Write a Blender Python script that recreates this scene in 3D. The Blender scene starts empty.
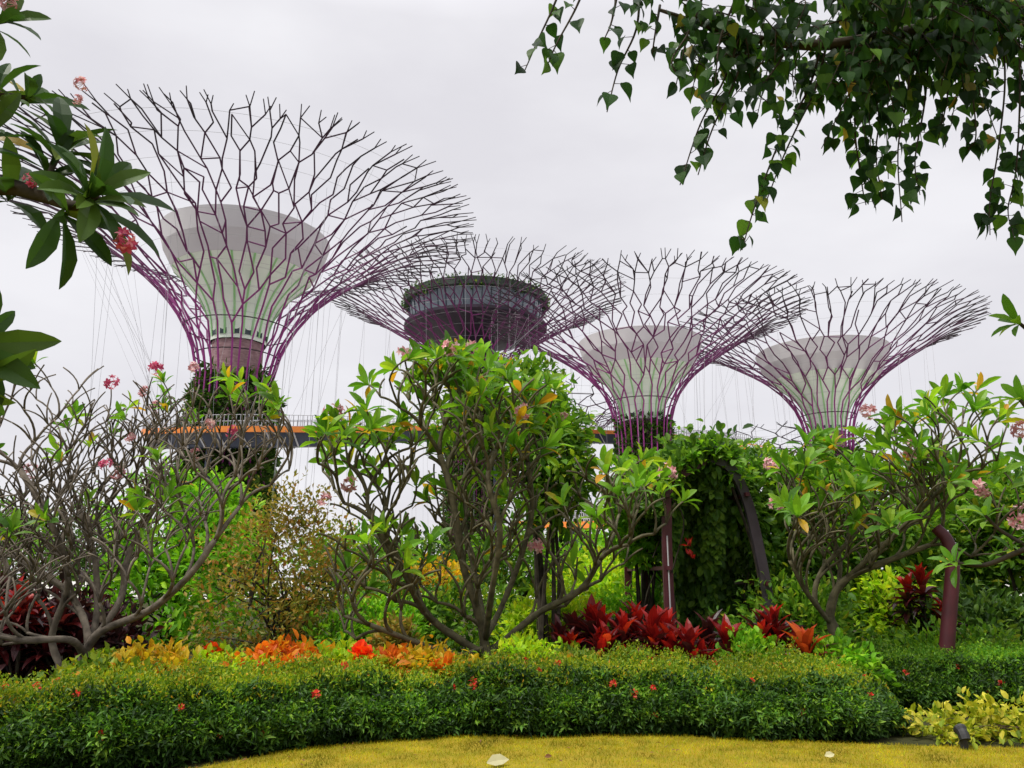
import bpy, math, random
import numpy as np
from mathutils import Vector, Matrix
PI = math.pi
R = math.radians
rng = np.random.default_rng(7)
random.seed(7)
scene = bpy.context.scene
COL = scene.collection

# ------------------------------------------------------------------ camera, sky, sun, exposure
PITCH = R(13.6); F = 788.0; EYE = np.array([0.0, 0.0, 1.6])
cam = bpy.data.cameras.new('camera'); cam.sensor_width = 36; cam.lens = 36 * F / 1024
cam.clip_start = 0.05; cam.clip_end = 3000
co = bpy.data.objects.new('camera', cam); COL.objects.link(co)
co.location = EYE; co.rotation_euler = (PI / 2 + PITCH, 0, 0); scene.camera = co
SUN_EL, SUN_AZ = R(60), R(-125)            # azimuth from +Y towards +X
SUN_DIR = Vector((math.cos(SUN_EL) * math.sin(SUN_AZ), math.cos(SUN_EL) * math.cos(SUN_AZ), math.sin(SUN_EL)))
world = bpy.data.worlds.new('World'); scene.world = world; world.use_nodes = True
wn, wl = world.node_tree.nodes, world.node_tree.links
wn.clear()
def wnode(t, **k):
    n = wn.new(t)
    for a, b in k.items(): setattr(n, a, b)
    return n
w_out = wnode('ShaderNodeOutputWorld'); w_bg = wnode('ShaderNodeBackground'); w_bg.inputs['Strength'].default_value = 0.1
w_sky = wnode('ShaderNodeTexSky', sky_type='NISHITA', sun_disc=False, sun_elevation=SUN_EL, sun_rotation=SUN_AZ)
w_tc = wnode('ShaderNodeTexCoord'); w_map = wnode('ShaderNodeMapping'); w_map.inputs['Scale'].default_value = (1.6, 1.6, 4.2)
w_noi = wnode('ShaderNodeTexNoise'); w_noi.inputs['Scale'].default_value = 1.7; w_noi.inputs['Detail'].default_value = 5; w_noi.inputs['Roughness'].default_value = 0.5
w_ramp = wnode('ShaderNodeValToRGB')
w_ramp.color_ramp.elements[0].position = 0.34; w_ramp.color_ramp.elements[0].color = (8.0, 7.85, 8.3, 1)
w_ramp.color_ramp.elements[1].position = 0.66; w_ramp.color_ramp.elements[1].color = (9.3, 9.2, 9.55, 1)
w_sep = wnode('ShaderNodeSeparateXYZ')
w_mr = wnode('ShaderNodeMapRange'); w_mr.inputs['From Min'].default_value = 0.62; w_mr.inputs['From Max'].default_value = 0.95
w_mr.inputs['To Min'].default_value = 1.0; w_mr.inputs['To Max'].default_value = 2.8      # an overcast sky is brightest overhead
w_mul = wnode('ShaderNodeVectorMath', operation='SCALE')
w_mix = wnode('ShaderNodeMix', data_type='RGBA'); w_mix.inputs['Factor'].default_value = 0.94
wl.new(w_tc.outputs['Generated'], w_map.inputs['Vector']); wl.new(w_map.outputs[0], w_noi.inputs['Vector'])
wl.new(w_noi.outputs['Fac'], w_ramp.inputs[0]); wl.new(w_tc.outputs['Generated'], w_sep.inputs[0])
wl.new(w_sep.outputs['Z'], w_mr.inputs['Value']); wl.new(w_ramp.outputs[0], w_mul.inputs[0]); wl.new(w_mr.outputs[0], w_mul.inputs['Scale'])
wl.new(w_sky.outputs[0], w_mix.inputs['A']); wl.new(w_mul.outputs[0], w_mix.inputs['B'])
wl.new(w_mix.outputs['Result'], w_bg.inputs['Color']); wl.new(w_bg.outputs[0], w_out.inputs['Surface'])
sun = bpy.data.lights.new('sun', 'SUN'); sun.energy = 4.2; sun.angle = R(14); sun.color = (1, 0.96, 0.88)
so = bpy.data.objects.new('sun', sun); COL.objects.link(so)
so.rotation_euler = SUN_DIR.to_track_quat('Z', 'Y').to_euler(); so.location = (0, 0, 60)
vs = scene.view_settings; vs.view_transform = 'Standard'; vs.look = 'None'; vs.exposure = 0.0; vs.gamma = 1.0; vs.use_curve_mapping = False
scene.render.engine = 'CYCLES'
scene.cycles.max_bounces = 7; scene.cycles.diffuse_bounces = 3; scene.cycles.transmission_bounces = 4; scene.cycles.glossy_bounces = 2
scene.cycles.use_denoising = True; scene.cycles.denoiser = 'OPENIMAGEDENOISE'

# ------------------------------------------------------------------ pixel <-> place
CP, SP = math.cos(PITCH), math.sin(PITCH)
def ray(px, py):
    cx, cy = (px - 512) / F, (384 - py) / F
    return np.array([cx, CP - cy * SP, SP + cy * CP])
def at(px, py, Y):
    d = ray(px, py); return EYE + d * (Y / d[1])
def onground(px, py, z=0.0):
    d = ray(px, py); return EYE + d * ((z - EYE[2]) / d[2])
def proj(p):
    v = np.asarray(p) - EYE
    dep = v[1] * CP + v[2] * SP
    return 512 + F * v[0] / dep, 384 - F * (-v[1] * SP + v[2] * CP) / dep
def inpoly(x, y, poly):
    c = False; j = len(poly) - 1
    for i in range(len(poly)):
        xi, yi = poly[i]; xj, yj = poly[j]
        if (yi > y) != (yj > y) and x < (xj - xi) * (y - yi) / (yj - yi) + xi: c = not c
        j = i
    return c

# ------------------------------------------------------------------ mesh helpers
class MB:
    def __init__(s): s.V = []; s.F = []; s.M = []; s.n = 0
    def add(s, V, F, m=0):
        V = np.asarray(V, float).reshape(-1, 3)
        for f in (F if isinstance(F, list) else [F]):
            f = np.asarray(f, int)
            if len(f): s.F.append(f + s.n); s.M.append(m)
        s.V.append(V); s.n += len(V)
    def mesh(s, name, mats, smooth=False):
        me = bpy.data.meshes.new(name)
        V = np.concatenate(s.V).astype(np.float32)
        me.vertices.add(len(V)); me.vertices.foreach_set('co', V.ravel())
        L = sum(f.size for f in s.F); P = sum(len(f) for f in s.F)
        me.loops.add(L); me.polygons.add(P)
        me.loops.foreach_set('vertex_index', np.concatenate([f.ravel() for f in s.F]).astype(np.int32))
        tot = np.concatenate([np.full(len(f), f.shape[1]) for f in s.F]); st = np.concatenate([[0], np.cumsum(tot)[:-1]])
        me.polygons.foreach_set('loop_start', st.astype(np.int32))
        mats = mats if isinstance(mats, (list, tuple)) else [mats]
        for m in mats: me.materials.append(m)
        if len(mats) > 1:
            me.polygons.foreach_set('material_index', np.concatenate([np.full(len(f), m) for f, m in zip(s.F, s.M)]).astype(np.int32))
        me.update(calc_edges=True)
        me.polygons.foreach_set('use_smooth', np.full(P, smooth))
        return me
    def build(s, name, mats, parent=None, smooth=False):
        return link(name, s.mesh(name, mats, smooth), parent)
def link(name, me, parent=None):
    o = bpy.data.objects.new(name, me); COL.objects.link(o)
    if parent is not None:
        o.parent = parent; o.matrix_parent_inverse = parent.matrix_basis.inverted()
    return o
def tag(o, label, cat, group=None, kind=None):
    o['label'] = label; o['category'] = cat
    if group: o['group'] = group
    if kind: o['kind'] = kind
    return o
def empty(name, loc, label, cat, group=None):
    o = bpy.data.objects.new(name, None); COL.objects.link(o); o.location = tuple(loc); o.empty_display_size = 0.2
    tag(o, label, cat, group); return o
def under(o, p):                                            # a sub-part of a part whose own place is p.location
    o.parent = p; o.matrix_parent_inverse = Matrix.Translation(-p.location); return o
def nrm(a): return a / np.maximum(np.linalg.norm(a, axis=-1, keepdims=True), 1e-9)
def rods(mb, P0, P1, R0, R1, n=5, m=0, caps=True):
    P0, P1 = np.asarray(P0, float).reshape(-1, 3), np.asarray(P1, float).reshape(-1, 3)
    k = len(P0); R0 = np.broadcast_to(np.asarray(R0, float), (k,)); R1 = np.broadcast_to(np.asarray(R1, float), (k,))
    d = nrm(P1 - P0); ref = np.where(np.abs(d[:, 2:3]) > .9, [[1., 0, 0]], [[0, 0, 1.]])
    a = nrm(np.cross(d, ref)); b = np.cross(d, a)
    th = np.arange(n) * 2 * PI / n
    off = np.cos(th)[None, :, None] * a[:, None, :] + np.sin(th)[None, :, None] * b[:, None, :]
    V = np.concatenate([P0[:, None] + off * R0[:, None, None], P1[:, None] + off * R1[:, None, None]], 1)
    i = np.arange(n); j = (i + 1) % n
    q = np.stack([i, n + i, n + j, j], 1)
    base = (np.arange(k) * 2 * n)[:, None, None]
    Fs = [(q[None] + base).reshape(-1, 4)]
    if caps:
        Fs += [(i[None] + base[:, :, 0]), (n + i[::-1][None] + base[:, :, 0])]
    mb.add(V.reshape(-1, 3), Fs, m)
def tube(mb, pts, rad, n=6, m=0):
    pts = np.asarray(pts, float); k = len(pts); rad = np.broadcast_to(np.asarray(rad, float), (k,))
    t = nrm(np.gradient(pts, axis=0))
    ref = np.array([0, 0, 1.]) if abs(t[0][2]) < .9 else np.array([1., 0, 0])
    a = nrm(np.cross(t[0], ref)); V = []
    th = np.arange(n) * 2 * PI / n
    for i in range(k):
        a = a - t[i] * a.dot(t[i]); a = nrm(a); b = np.cross(t[i], a)
        V.append(pts[i] + rad[i] * (np.cos(th)[:, None] * a + np.sin(th)[:, None] * b))
    i = np.arange(n); j = (i + 1) % n
    q = np.concatenate([np.stack([r * n + i, r * n + j, (r + 1) * n + j, (r + 1) * n + i], 1) for r in range(k - 1)])
    mb.add(np.concatenate(V), [q, i[::-1][None], ((k - 1) * n + i)[None]], m)
def lathe(mb, c, prof, n=48, m=0, close=False):
    prof = np.asarray(prof, float); k = len(prof); th = np.arange(n) * 2 * PI / n
    V = np.stack([np.stack([c[0] + r * np.cos(th), c[1] + r * np.sin(th), np.full(n, c[2] + z)], 1) for r, z in prof]).reshape(-1, 3)
    i = np.arange(n); j = (i + 1) % n
    q = np.concatenate([np.stack([a * n + i, a * n + j, (a + 1) * n + j, (a + 1) * n + i], 1) for a in range(k - 1)])
    Fs = [q]
    if close: Fs += [i[::-1][None], ((k - 1) * n + i)[None]]
    mb.add(V, Fs, m)
def box(mb, c, s, m=0, rz=0):
    x, y, z = np.array(s) / 2
    V = np.array([[a * x, b * y, d * z] for d in (-1, 1) for b in (-1, 1) for a in (-1, 1)])
    if rz:
        cc, ss = math.cos(rz), math.sin(rz); V[:, :2] = V[:, :2] @ np.array([[cc, ss], [-ss, cc]])
    mb.add(V + np.array(c), np.array([[0, 2, 3, 1], [4, 5, 7, 6], [0, 1, 5, 4], [2, 6, 7, 3], [0, 4, 6, 2], [1, 3, 7, 5]]), m)
def smoothpath(pts, per=8):
    p = np.asarray(pts, float); p = np.concatenate([[2 * p[0] - p[1]], p, [2 * p[-1] - p[-2]]]); out = []
    for i in range(1, len(p) - 2):
        for t in np.arange(per) / per:
            out.append(.5 * (2 * p[i] + (p[i + 1] - p[i - 1]) * t + (2 * p[i - 1] - 5 * p[i] + 4 * p[i + 1] - p[i + 2]) * t ** 2 + (3 * p[i] - p[i - 1] - 3 * p[i + 1] + p[i + 2]) * t ** 3))
    out.append(p[-2]); return np.array(out)
def rdir(n): return nrm(rng.normal(size=(n, 3)))

# leaf outlines: length along y, width x, lift z
def strip_leaf(ys, ws, zs, fold=0.25):
    V = []; Fq = []
    for y, w, z in zip(ys, ws, zs): V += [(-w, y, z + w * fold), (0, y, z), (w, y, z + w * fold)]
    for i in range(len(ys) - 1):
        a = 3 * i; Fq += [(a, a + 1, a + 4, a + 3), (a + 1, a + 2, a + 5, a + 4)]
    return np.array(V, float), np.array(Fq)
L_FRANGI = strip_leaf([0, .12, .35, .6, .82, .94, 1], [.012, .035, .115, .15, .115, .055, .004], [0, .02, .05, .05, .0, -.04, -.07], .35)
L_HEART = strip_leaf([-.06, .02, .18, .4, .62, .8, 1.05], [.2, .36, .43, .36, .22, .09, .004], [0, 0, .02, .03, .02, -.02, -.08], .22)
L_STRAP = strip_leaf([0, .15, .4, .65, .85, 1], [.02, .045, .085, .085, .055, .003], [0, .03, .07, .03, -.09, -.22], .5)
L_TORCH = strip_leaf([0, .15, .4, .65, .85, 1], [.025, .07, .13, .135, .08, .004], [0, .02, .04, .02, -.05, -.13], .45)
L_OVAL = strip_leaf([0, .3, .65, 1], [.02, .2, .19, .01], [0, .04, .03, -.06], .3)
L_WIDE = strip_leaf([0, .25, .6, .85, 1], [.05, .3, .38, .25, .06], [0, .04, .04, 0, -.05], .3)
L_THIN = strip_leaf([0, .45, 1], [.02, .12, .01], [0, .05, -.08], .3)
L_SMALL = (np.array([(0, 0, 0), (.24, .45, .06), (0, 1, -.08), (-.24, .45, .06)], float), [np.array([(0, 1, 2), (0, 2, 3)])])
def leaves(mb, P, D, N, S, T, m=0, wid=1.0):
    tv, tf = T; P = np.asarray(P, float); k = len(P)
    if not k: return
    D = nrm(D); X = nrm(np.cross(D, N)); N = np.cross(X, D); S = np.broadcast_to(np.asarray(S, float), (k,))
    V = P[:, None] + S[:, None, None] * (tv[None, :, :1] * wid * X[:, None] + tv[None, :, 1:2] * D[:, None] + tv[None, :, 2:] * N[:, None])
    base = (np.arange(k) * len(tv))[:, None, None]
    mb.add(V.reshape(-1, 3), [(f[None] + base).reshape(-1, f.shape[1]) for f in (tf if isinstance(tf, list) else [tf])], m)

# ------------------------------------------------------------------ materials
def mat(name):
    m = bpy.data.materials.new(name); m.use_nodes = True; nt = m.node_tree; nt.nodes.clear()
    return m, nt.nodes, nt.links
def ramp(nodes, stops):
    r = nodes.new('ShaderNodeValToRGB'); e = r.color_ramp.elements
    while len(e) < len(stops): e.new(.5)
    for el, (p, c) in zip(e, stops): el.position = p; el.color = (*c, 1)
    return r
def leafmat(name, stops, trans=.35, rough=.48, spec=.16, nscale=1.2, namp=.35, boost=1.5, tint=(1.05, 1.1, .6)):
    m, n, l = mat(name); out = n.new('ShaderNodeOutputMaterial'); p = n.new('ShaderNodeBsdfPrincipled')
    g = n.new('ShaderNodeNewGeometry'); r = ramp(n, stops); l.new(g.outputs['Random Per Island'], r.inputs[0])
    tc = n.new('ShaderNodeTexCoord'); no = n.new('ShaderNodeTexNoise'); no.inputs['Scale'].default_value = nscale; no.inputs['Detail'].default_value = 2
    l.new(tc.outputs['Object'], no.inputs['Vector'])
    mr = n.new('ShaderNodeMapRange'); mr.inputs['From Min'].default_value = .3; mr.inputs['From Max'].default_value = .7
    mr.inputs['To Min'].default_value = 1 - namp; mr.inputs['To Max'].default_value = 1 + namp; l.new(no.outputs['Fac'], mr.inputs['Value'])
    sc = n.new('ShaderNodeVectorMath'); sc.operation = 'SCALE'; l.new(r.outputs[0], sc.inputs[0]); l.new(mr.outputs[0], sc.inputs['Scale'])
    l.new(sc.outputs[0], p.inputs['Base Color']); p.inputs['Roughness'].default_value = rough; p.inputs['Specular IOR Level'].default_value = spec
    t = n.new('ShaderNodeBsdfTranslucent'); ts = n.new('ShaderNodeVectorMath'); ts.operation = 'MULTIPLY'; ts.inputs[1].default_value = tuple(boost * t_ for t_ in tint)
    l.new(sc.outputs[0], ts.inputs[0]); l.new(ts.outputs[0], t.inputs['Color'])
    mx = n.new('ShaderNodeMixShader'); mx.inputs[0].default_value = trans
    l.new(p.outputs[0], mx.inputs[1]); l.new(t.outputs[0], mx.inputs[2]); l.new(mx.outputs[0], out.inputs['Surface'])
    return m
def plain(name, c1, c2=None, scale=6, rough=.7, spec=.3, metal=0, bump=0, detail=6, stretch=(1, 1, 1)):
    m, n, l = mat(name); out = n.new('ShaderNodeOutputMaterial'); p = n.new('ShaderNodeBsdfPrincipled')
    p.inputs['Roughness'].default_value = rough; p.inputs['Specular IOR Level'].default_value = spec; p.inputs['Metallic'].default_value = metal
    tc = n.new('ShaderNodeTexCoord'); mp = n.new('ShaderNodeMapping'); mp.inputs['Scale'].default_value = stretch; l.new(tc.outputs['Object'], mp.inputs[0])
    no = n.new('ShaderNodeTexNoise'); no.inputs['Scale'].default_value = scale; no.inputs['Detail'].default_value = detail; l.new(mp.outputs[0], no.inputs['Vector'])
    r = ramp(n, [(.3, c1), (.7, c2 or c1)]); l.new(no.outputs['Fac'], r.inputs[0]); l.new(r.outputs[0], p.inputs['Base Color'])
    if bump:
        b = n.new('ShaderNodeBump'); b.inputs['Strength'].default_value = bump; b.inputs['Distance'].default_value = .02
        l.new(no.outputs['Fac'], b.inputs['Height']); l.new(b.outputs[0], p.inputs['Normal'])
    l.new(p.outputs[0], out.inputs['Surface']); return m

M = {}
M['soil'] = plain('garden soil', (.02, .022, .008), (.05, .05, .02), 3, .95, .1, bump=.5)
M['turf'] = plain('yellow green turf', (.17, .15, .012), (.27, .19, .02), 5, .9, .1, bump=.6)
M['blade'] = leafmat('grass blades', [(0, (.27, .29, .008)), (.45, (.38, .33, .010)), (.75, (.38, .24, .012)), (1, (.18, .28, .010))], .3, .6, .15, 2.2, .6)
M['bark_grey'] = plain('grey frangipani bark', (.065, .054, .043), (.19, .16, .125), 9, .85, .2, bump=.7)
M['bark_olive'] = plain('olive frangipani bark', (.045, .04, .022), (.13, .115, .065), 9, .8, .25, bump=.7)
M['bark_dark'] = plain('dark bark', (.02, .017, .012), (.06, .05, .035), 10, .9, .15, bump=.6)
M['bark_brown'] = plain('thin brown stems', (.05, .035, .02), (.12, .085, .05), 10, .9, .15)
YEL = (.42, .26, .015)
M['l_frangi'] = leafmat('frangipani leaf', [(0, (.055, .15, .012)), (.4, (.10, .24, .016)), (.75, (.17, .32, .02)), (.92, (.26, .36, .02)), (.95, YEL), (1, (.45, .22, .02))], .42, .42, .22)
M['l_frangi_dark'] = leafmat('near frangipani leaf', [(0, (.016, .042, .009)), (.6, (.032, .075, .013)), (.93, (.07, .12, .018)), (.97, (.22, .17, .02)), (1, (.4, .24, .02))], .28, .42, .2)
M['l_heart'] = leafmat('heart shaped leaf', [(0, (.012, .034, .008)), (.5, (.018, .058, .011)), (.8, (.042, .11, .014)), (.97, (.09, .18, .02)), (1, (.3, .2, .03))], .46, .45, .16)
M['l_mid'] = leafmat('mid green leaf', [(0, (.045, .12, .012)), (.5, (.09, .20, .016)), (.9, (.17, .29, .02)), (1, (.28, .30, .02))], .4)
M['l_bright'] = leafmat('bright green leaf', [(0, (.08, .24, .012)), (.5, (.14, .33, .015)), (1, (.25, .42, .02))], .42)
M['l_lime'] = leafmat('lime green leaf', [(0, (.18, .36, .012)), (.6, (.32, .46, .015)), (1, (.45, .48, .02))], .42)
M['l_olive'] = leafmat('olive brown leaf', [(0, (.10, .12, .02)), (.45, (.19, .17, .028)), (.8, (.28, .19, .03)), (1, (.34, .14, .03))], .35)
M['l_dark'] = leafmat('dark green leaf', [(0, (.016, .045, .008)), (.6, (.04, .09, .012)), (.9, (.08, .15, .018)), (1, (.14, .2, .02))], .3)
M['l_plum'] = leafmat('plum dark leaf', [(0, (.012, .008, .008)), (.6, (.035, .012, .014)), (.9, (.07, .015, .018)), (1, (.03, .05, .015))], .25)
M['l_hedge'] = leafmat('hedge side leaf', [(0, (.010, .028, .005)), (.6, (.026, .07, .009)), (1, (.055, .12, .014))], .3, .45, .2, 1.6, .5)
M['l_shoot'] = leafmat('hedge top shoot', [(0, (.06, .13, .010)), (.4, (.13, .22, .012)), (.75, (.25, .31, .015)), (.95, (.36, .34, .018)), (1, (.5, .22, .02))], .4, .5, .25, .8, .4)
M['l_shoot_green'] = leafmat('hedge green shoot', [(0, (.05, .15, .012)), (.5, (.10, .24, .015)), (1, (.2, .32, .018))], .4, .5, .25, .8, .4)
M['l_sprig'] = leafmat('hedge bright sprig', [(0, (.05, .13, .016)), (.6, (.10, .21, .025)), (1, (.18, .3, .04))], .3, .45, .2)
M['l_red'] = leafmat('red cordyline leaf', [(0, (.10, .006, .008)), (.4, (.27, .010, .010)), (.8, (.44, .016, .012)), (1, (.52, .05, .015))], .38, .35, .4)
M['l_maroon'] = leafmat('maroon cordyline leaf', [(0, (.025, .01, .012)), (.5, (.07, .012, .016)), (.85, (.16, .014, .018)), (1, (.06, .07, .02))], .3, .35, .4)
M['l_orange'] = leafmat('orange croton leaf', [(0, (.45, .09, .012)), (.5, (.62, .14, .012)), (.8, (.62, .22, .015)), (1, (.55, .32, .02))], .38)
M['l_scarlet'] = leafmat('scarlet leaf', [(0, (.55, .025, .008)), (.6, (.72, .06, .01)), (1, (.7, .13, .015))], .4)
M['l_rust'] = leafmat('rust leaf', [(0, (.26, .03, .010)), (.6, (.42, .06, .010)), (1, (.4, .16, .02))], .38)
M['l_gold'] = leafmat('golden croton leaf', [(0, (.32, .26, .012)), (.6, (.52, .34, .015)), (.9, (.58, .24, .015)), (1, (.2, .3, .02))], .4)
M['l_varieg'] = leafmat('yellow variegated leaf', [(0, (.10, .17, .012)), (.4, (.26, .30, .018)), (.8, (.42, .38, .03)), (1, (.52, .45, .07))], .35)
M['l_vine'] = leafmat('climber leaf', [(0, (.03, .08, .012)), (.5, (.07, .16, .018)), (1, (.16, .28, .03))], .35, .45, .2)
M['petal'] = leafmat('pink petal', [(0, (.55, .20, .24)), (.5, (.66, .36, .37)), (1, (.74, .56, .54))], .3, .5, .2, boost=1.1, tint=(1, 1, 1))
M['petal_deep'] = leafmat('deep pink petal', [(0, (.42, .04, .12)), (.6, (.6, .10, .2)), (1, (.7, .3, .36))], .3, .5, .2, boost=1.1, tint=(1, 1, 1))
M['petal_red'] = leafmat('small red petal', [(0, (.55, .02, .03)), (.6, (.7, .06, .04)), (1, (.7, .2, .12))], .3, .5, .2)
M['shade_core'] = plain('hedge inner shade', (.008, .014, .005), (.02, .03, .01), 14, .95, .05)  # near black colour stands in for the shade inside the hedge
M['maroon'] = plain('maroon painted post', (.05, .008, .012), (.085, .013, .02), 4, .5, .4)
M['slate'] = plain('dark painted steel rib', (.03, .022, .03), (.05, .04, .05), 4, .4, .5)
M['black'] = plain('black plastic', (.012, .012, .012), (.02, .02, .02), 8, .5, .4)
M['orange_paint'] = plain('orange painted steel', (.62, .17, .025), (.72, .24, .04), 1.5, .5, .4)
M['navy'] = plain('dark navy steel', (.018, .024, .045), (.035, .042, .07), 1, .55, .4)
M['grey_steel'] = plain('grey steel wire', (.30, .30, .32), (.42, .42, .44), 1, .5, .4)
M['cable'] = plain('thin steel cable', (.33, .33, .35), (.4, .4, .42), 1, .5, .4)
M['brick'] = plain('pink mesh cladding', (.20, .11, .12), (.36, .24, .25), 1.6, .8, .2, stretch=(1, 1, 3))
M['strip'] = plain('green painted strip', (.26, .56, .22), (.36, .64, .30), .6, .6, .3)
M['band'] = plain('grey concrete band', (.56, .55, .56), (.60, .59, .60), .5, .85, .2, stretch=(1, 1, .3))
M['window'] = plain('dark window', (.02, .035, .04), (.04, .06, .07), 1, .15, .6)
M['leaf_pale'] = leafmat('pale fallen leaf', [(0, (.55, .52, .28)), (1, (.62, .58, .35))], .2)
M['leaf_brown'] = leafmat('brown fallen leaf', [(0, (.12, .05, .02)), (1, (.18, .08, .03))], .2)
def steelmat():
    # plum paint, brighter purple lower down; backlit dark towards the rim is painted in
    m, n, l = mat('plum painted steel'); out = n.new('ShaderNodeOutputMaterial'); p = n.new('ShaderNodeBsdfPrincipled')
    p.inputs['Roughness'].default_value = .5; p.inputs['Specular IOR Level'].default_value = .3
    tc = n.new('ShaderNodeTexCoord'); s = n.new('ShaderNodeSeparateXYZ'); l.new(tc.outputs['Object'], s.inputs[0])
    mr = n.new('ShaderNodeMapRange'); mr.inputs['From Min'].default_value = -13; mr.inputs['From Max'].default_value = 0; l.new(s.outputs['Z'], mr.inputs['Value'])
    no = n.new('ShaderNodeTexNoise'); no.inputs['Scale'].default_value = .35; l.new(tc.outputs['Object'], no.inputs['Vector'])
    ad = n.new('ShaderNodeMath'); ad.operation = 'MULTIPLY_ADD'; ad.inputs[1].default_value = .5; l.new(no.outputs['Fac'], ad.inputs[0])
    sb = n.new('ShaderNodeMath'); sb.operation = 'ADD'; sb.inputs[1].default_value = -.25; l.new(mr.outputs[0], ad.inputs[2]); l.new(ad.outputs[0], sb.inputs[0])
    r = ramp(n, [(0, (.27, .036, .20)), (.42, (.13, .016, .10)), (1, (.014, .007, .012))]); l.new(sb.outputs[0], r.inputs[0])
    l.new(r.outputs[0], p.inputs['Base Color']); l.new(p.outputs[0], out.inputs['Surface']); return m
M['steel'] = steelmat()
def coremat():
    # pale panels with horizontal and vertical seams, greener towards the foot where the paint changes
    m, n, l = mat('pale panelled funnel'); out = n.new('ShaderNodeOutputMaterial'); p = n.new('ShaderNodeBsdfPrincipled')
    p.inputs['Roughness'].default_value = .75
    tc = n.new('ShaderNodeTexCoord'); s = n.new('ShaderNodeSeparateXYZ'); l.new(tc.outputs['Object'], s.inputs[0])
    def math_(op, a, b=None):
        q = n.new('ShaderNodeMath'); q.operation = op
        for i, v in enumerate((a, b)):
            if v is None: continue
            if isinstance(v, (int, float)): q.inputs[i].default_value = v
            else: l.new(v, q.inputs[i])
        return q.outputs[0]
    an = math_('ARCTAN2', s.outputs['Y'], s.outputs['X'])
    fz = math_('FRACT', math_('MULTIPLY', s.outputs['Z'], .62)); fa = math_('FRACT', math_('MULTIPLY', an, 24 / (2 * PI)))
    seam = math_('LESS_THAN', fz, .07)
    no = n.new('ShaderNodeTexNoise'); no.inputs['Scale'].default_value = .5; no.inputs['Detail'].default_value = 6; l.new(tc.outputs['Object'], no.inputs['Vector'])
    r = ramp(n, [(.3, (.68, .78, .66)), (.7, (.80, .86, .77))]); l.new(no.outputs['Fac'], r.inputs[0])
    mx = n.new('ShaderNodeMix'); mx.data_type = 'RGBA'; mx.inputs['B'].default_value = (.5, .53, .5, 1); l.new(r.outputs[0], mx.inputs['A'])
    l.new(math_('MULTIPLY', seam, .35), mx.inputs['Factor'])
    l.new(mx.outputs['Result'], p.inputs['Base Color']); l.new(p.outputs[0], out.inputs['Surface']); return m
M['core'] = coremat()
def glassmat():
    m, n, l = mat('deck glazing'); out = n.new('ShaderNodeOutputMaterial'); p = n.new('ShaderNodeBsdfPrincipled')
    p.inputs['Base Color'].default_value = (.12, .15, .18, 1); p.inputs['Roughness'].default_value = .12; p.inputs['Specular IOR Level'].default_value = .7
    l.new(p.outputs[0], out.inputs['Surface']); return m
M['glass'] = glassmat()

# ------------------------------------------------------------------ ground, lawn
g = MB(); g.add([(-300, -60, 0), (300, -60, 0), (300, 500, 0), (-300, 500, 0)], np.array([[0, 1, 2, 3]]))
o = g.build('ground', M['soil']); o['kind'] = 'structure'
g = MB(); g.add([(-110, 55, .004), (110, 55, .004), (130, 210, .004), (-130, 210, .004)], np.array([[0, 1, 2, 3]]))
o = g.build('plaza', plain('pale concrete paving', (.42, .41, .38), (.52, .50, .46), .4, .85, .2)); o['kind'] = 'structure'
front_px = [(-160, 830), (40, 800), (150, 782), (215, 768), (330, 752), (430, 744), (600, 742), (760, 744), (890, 749), (1060, 752), (1200, 752)]
lawn_edge = smoothpath([onground(x, y)[:2] for x, y in front_px], 6)
def lawn_z(x, y):
    return 0.006 + 0.035 * np.exp(-((x - .2) / 2.6) ** 2) * np.clip((y - 5.0) / 2, 0, 1) + .012 * np.sin(x * 3.1 + .6) * np.sin(y * 2.7)* np.clip((y - 5.5), 0, 1)
nx, ny = 120, 50
xs = np.linspace(-12, 12, nx); ye = np.interp(xs, lawn_edge[:, 0], lawn_edge[:, 1])
V = np.zeros((nx, ny, 3)); tt = np.linspace(0, 1, ny) ** .6
V[:, :, 0] = xs[:, None]; V[:, :, 1] = -8 + (ye[:, None] + .12 + 8) * tt[None]
V[:, :, 2] = lawn_z(V[:, :, 0], V[:, :, 1])
ii, jj = np.meshgrid(np.arange(nx - 1), np.arange(ny - 1), indexing='ij'); a = (ii * ny + jj).ravel()
g = MB(); g.add(V.reshape(-1, 3), np.stack([a, a + ny, a + ny + 1, a + 1], 1)); o = g.build('lawn', M['turf'], smooth=True); o['kind'] = 'structure'
n = 90000
X = rng.uniform(-6.5, 6.5, n); yE = np.interp(X, lawn_edge[:, 0], lawn_edge[:, 1]); Y = yE + .14 - np.abs(rng.normal(size=n)) * 1.1 + .02 * np.sin(X * 9)
P = np.stack([X, Y, lawn_z(X, Y)], 1)
D = np.stack([rng.normal(0, .55, n), rng.normal(0, .55, n), np.ones(n)], 1); Nn = rdir(n)
blade = (np.array([(-.09, 0, 0), (.09, 0, 0), (0, 1, .12)], float), [np.array([(0, 1, 2)])])
g = MB(); leaves(g, P, D, Nn, rng.uniform(.014, .036, n), blade)
tag(g.build('grass', M['blade']), 'short yellow green grass of the front lawn', 'grass', kind='stuff')
n = 70; X = rng.uniform(-5, 5, n); Y = np.interp(X, lawn_edge[:, 0], lawn_edge[:, 1]) - np.abs(rng.normal(0, .7, n)) - .02
g = MB(); leaves(g, np.stack([X, Y, lawn_z(X, Y) + .035], 1), rdir(n) * [1, 1, .2], rdir(n) * .4 + [0, 0, 1], rng.uniform(.02, .055, n), L_OVAL)
tag(g.build('leaf_litter', M['leaf_brown']), 'scattered small brown leaf bits lying in the front lawn', 'leaf litter', kind='stuff')
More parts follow.
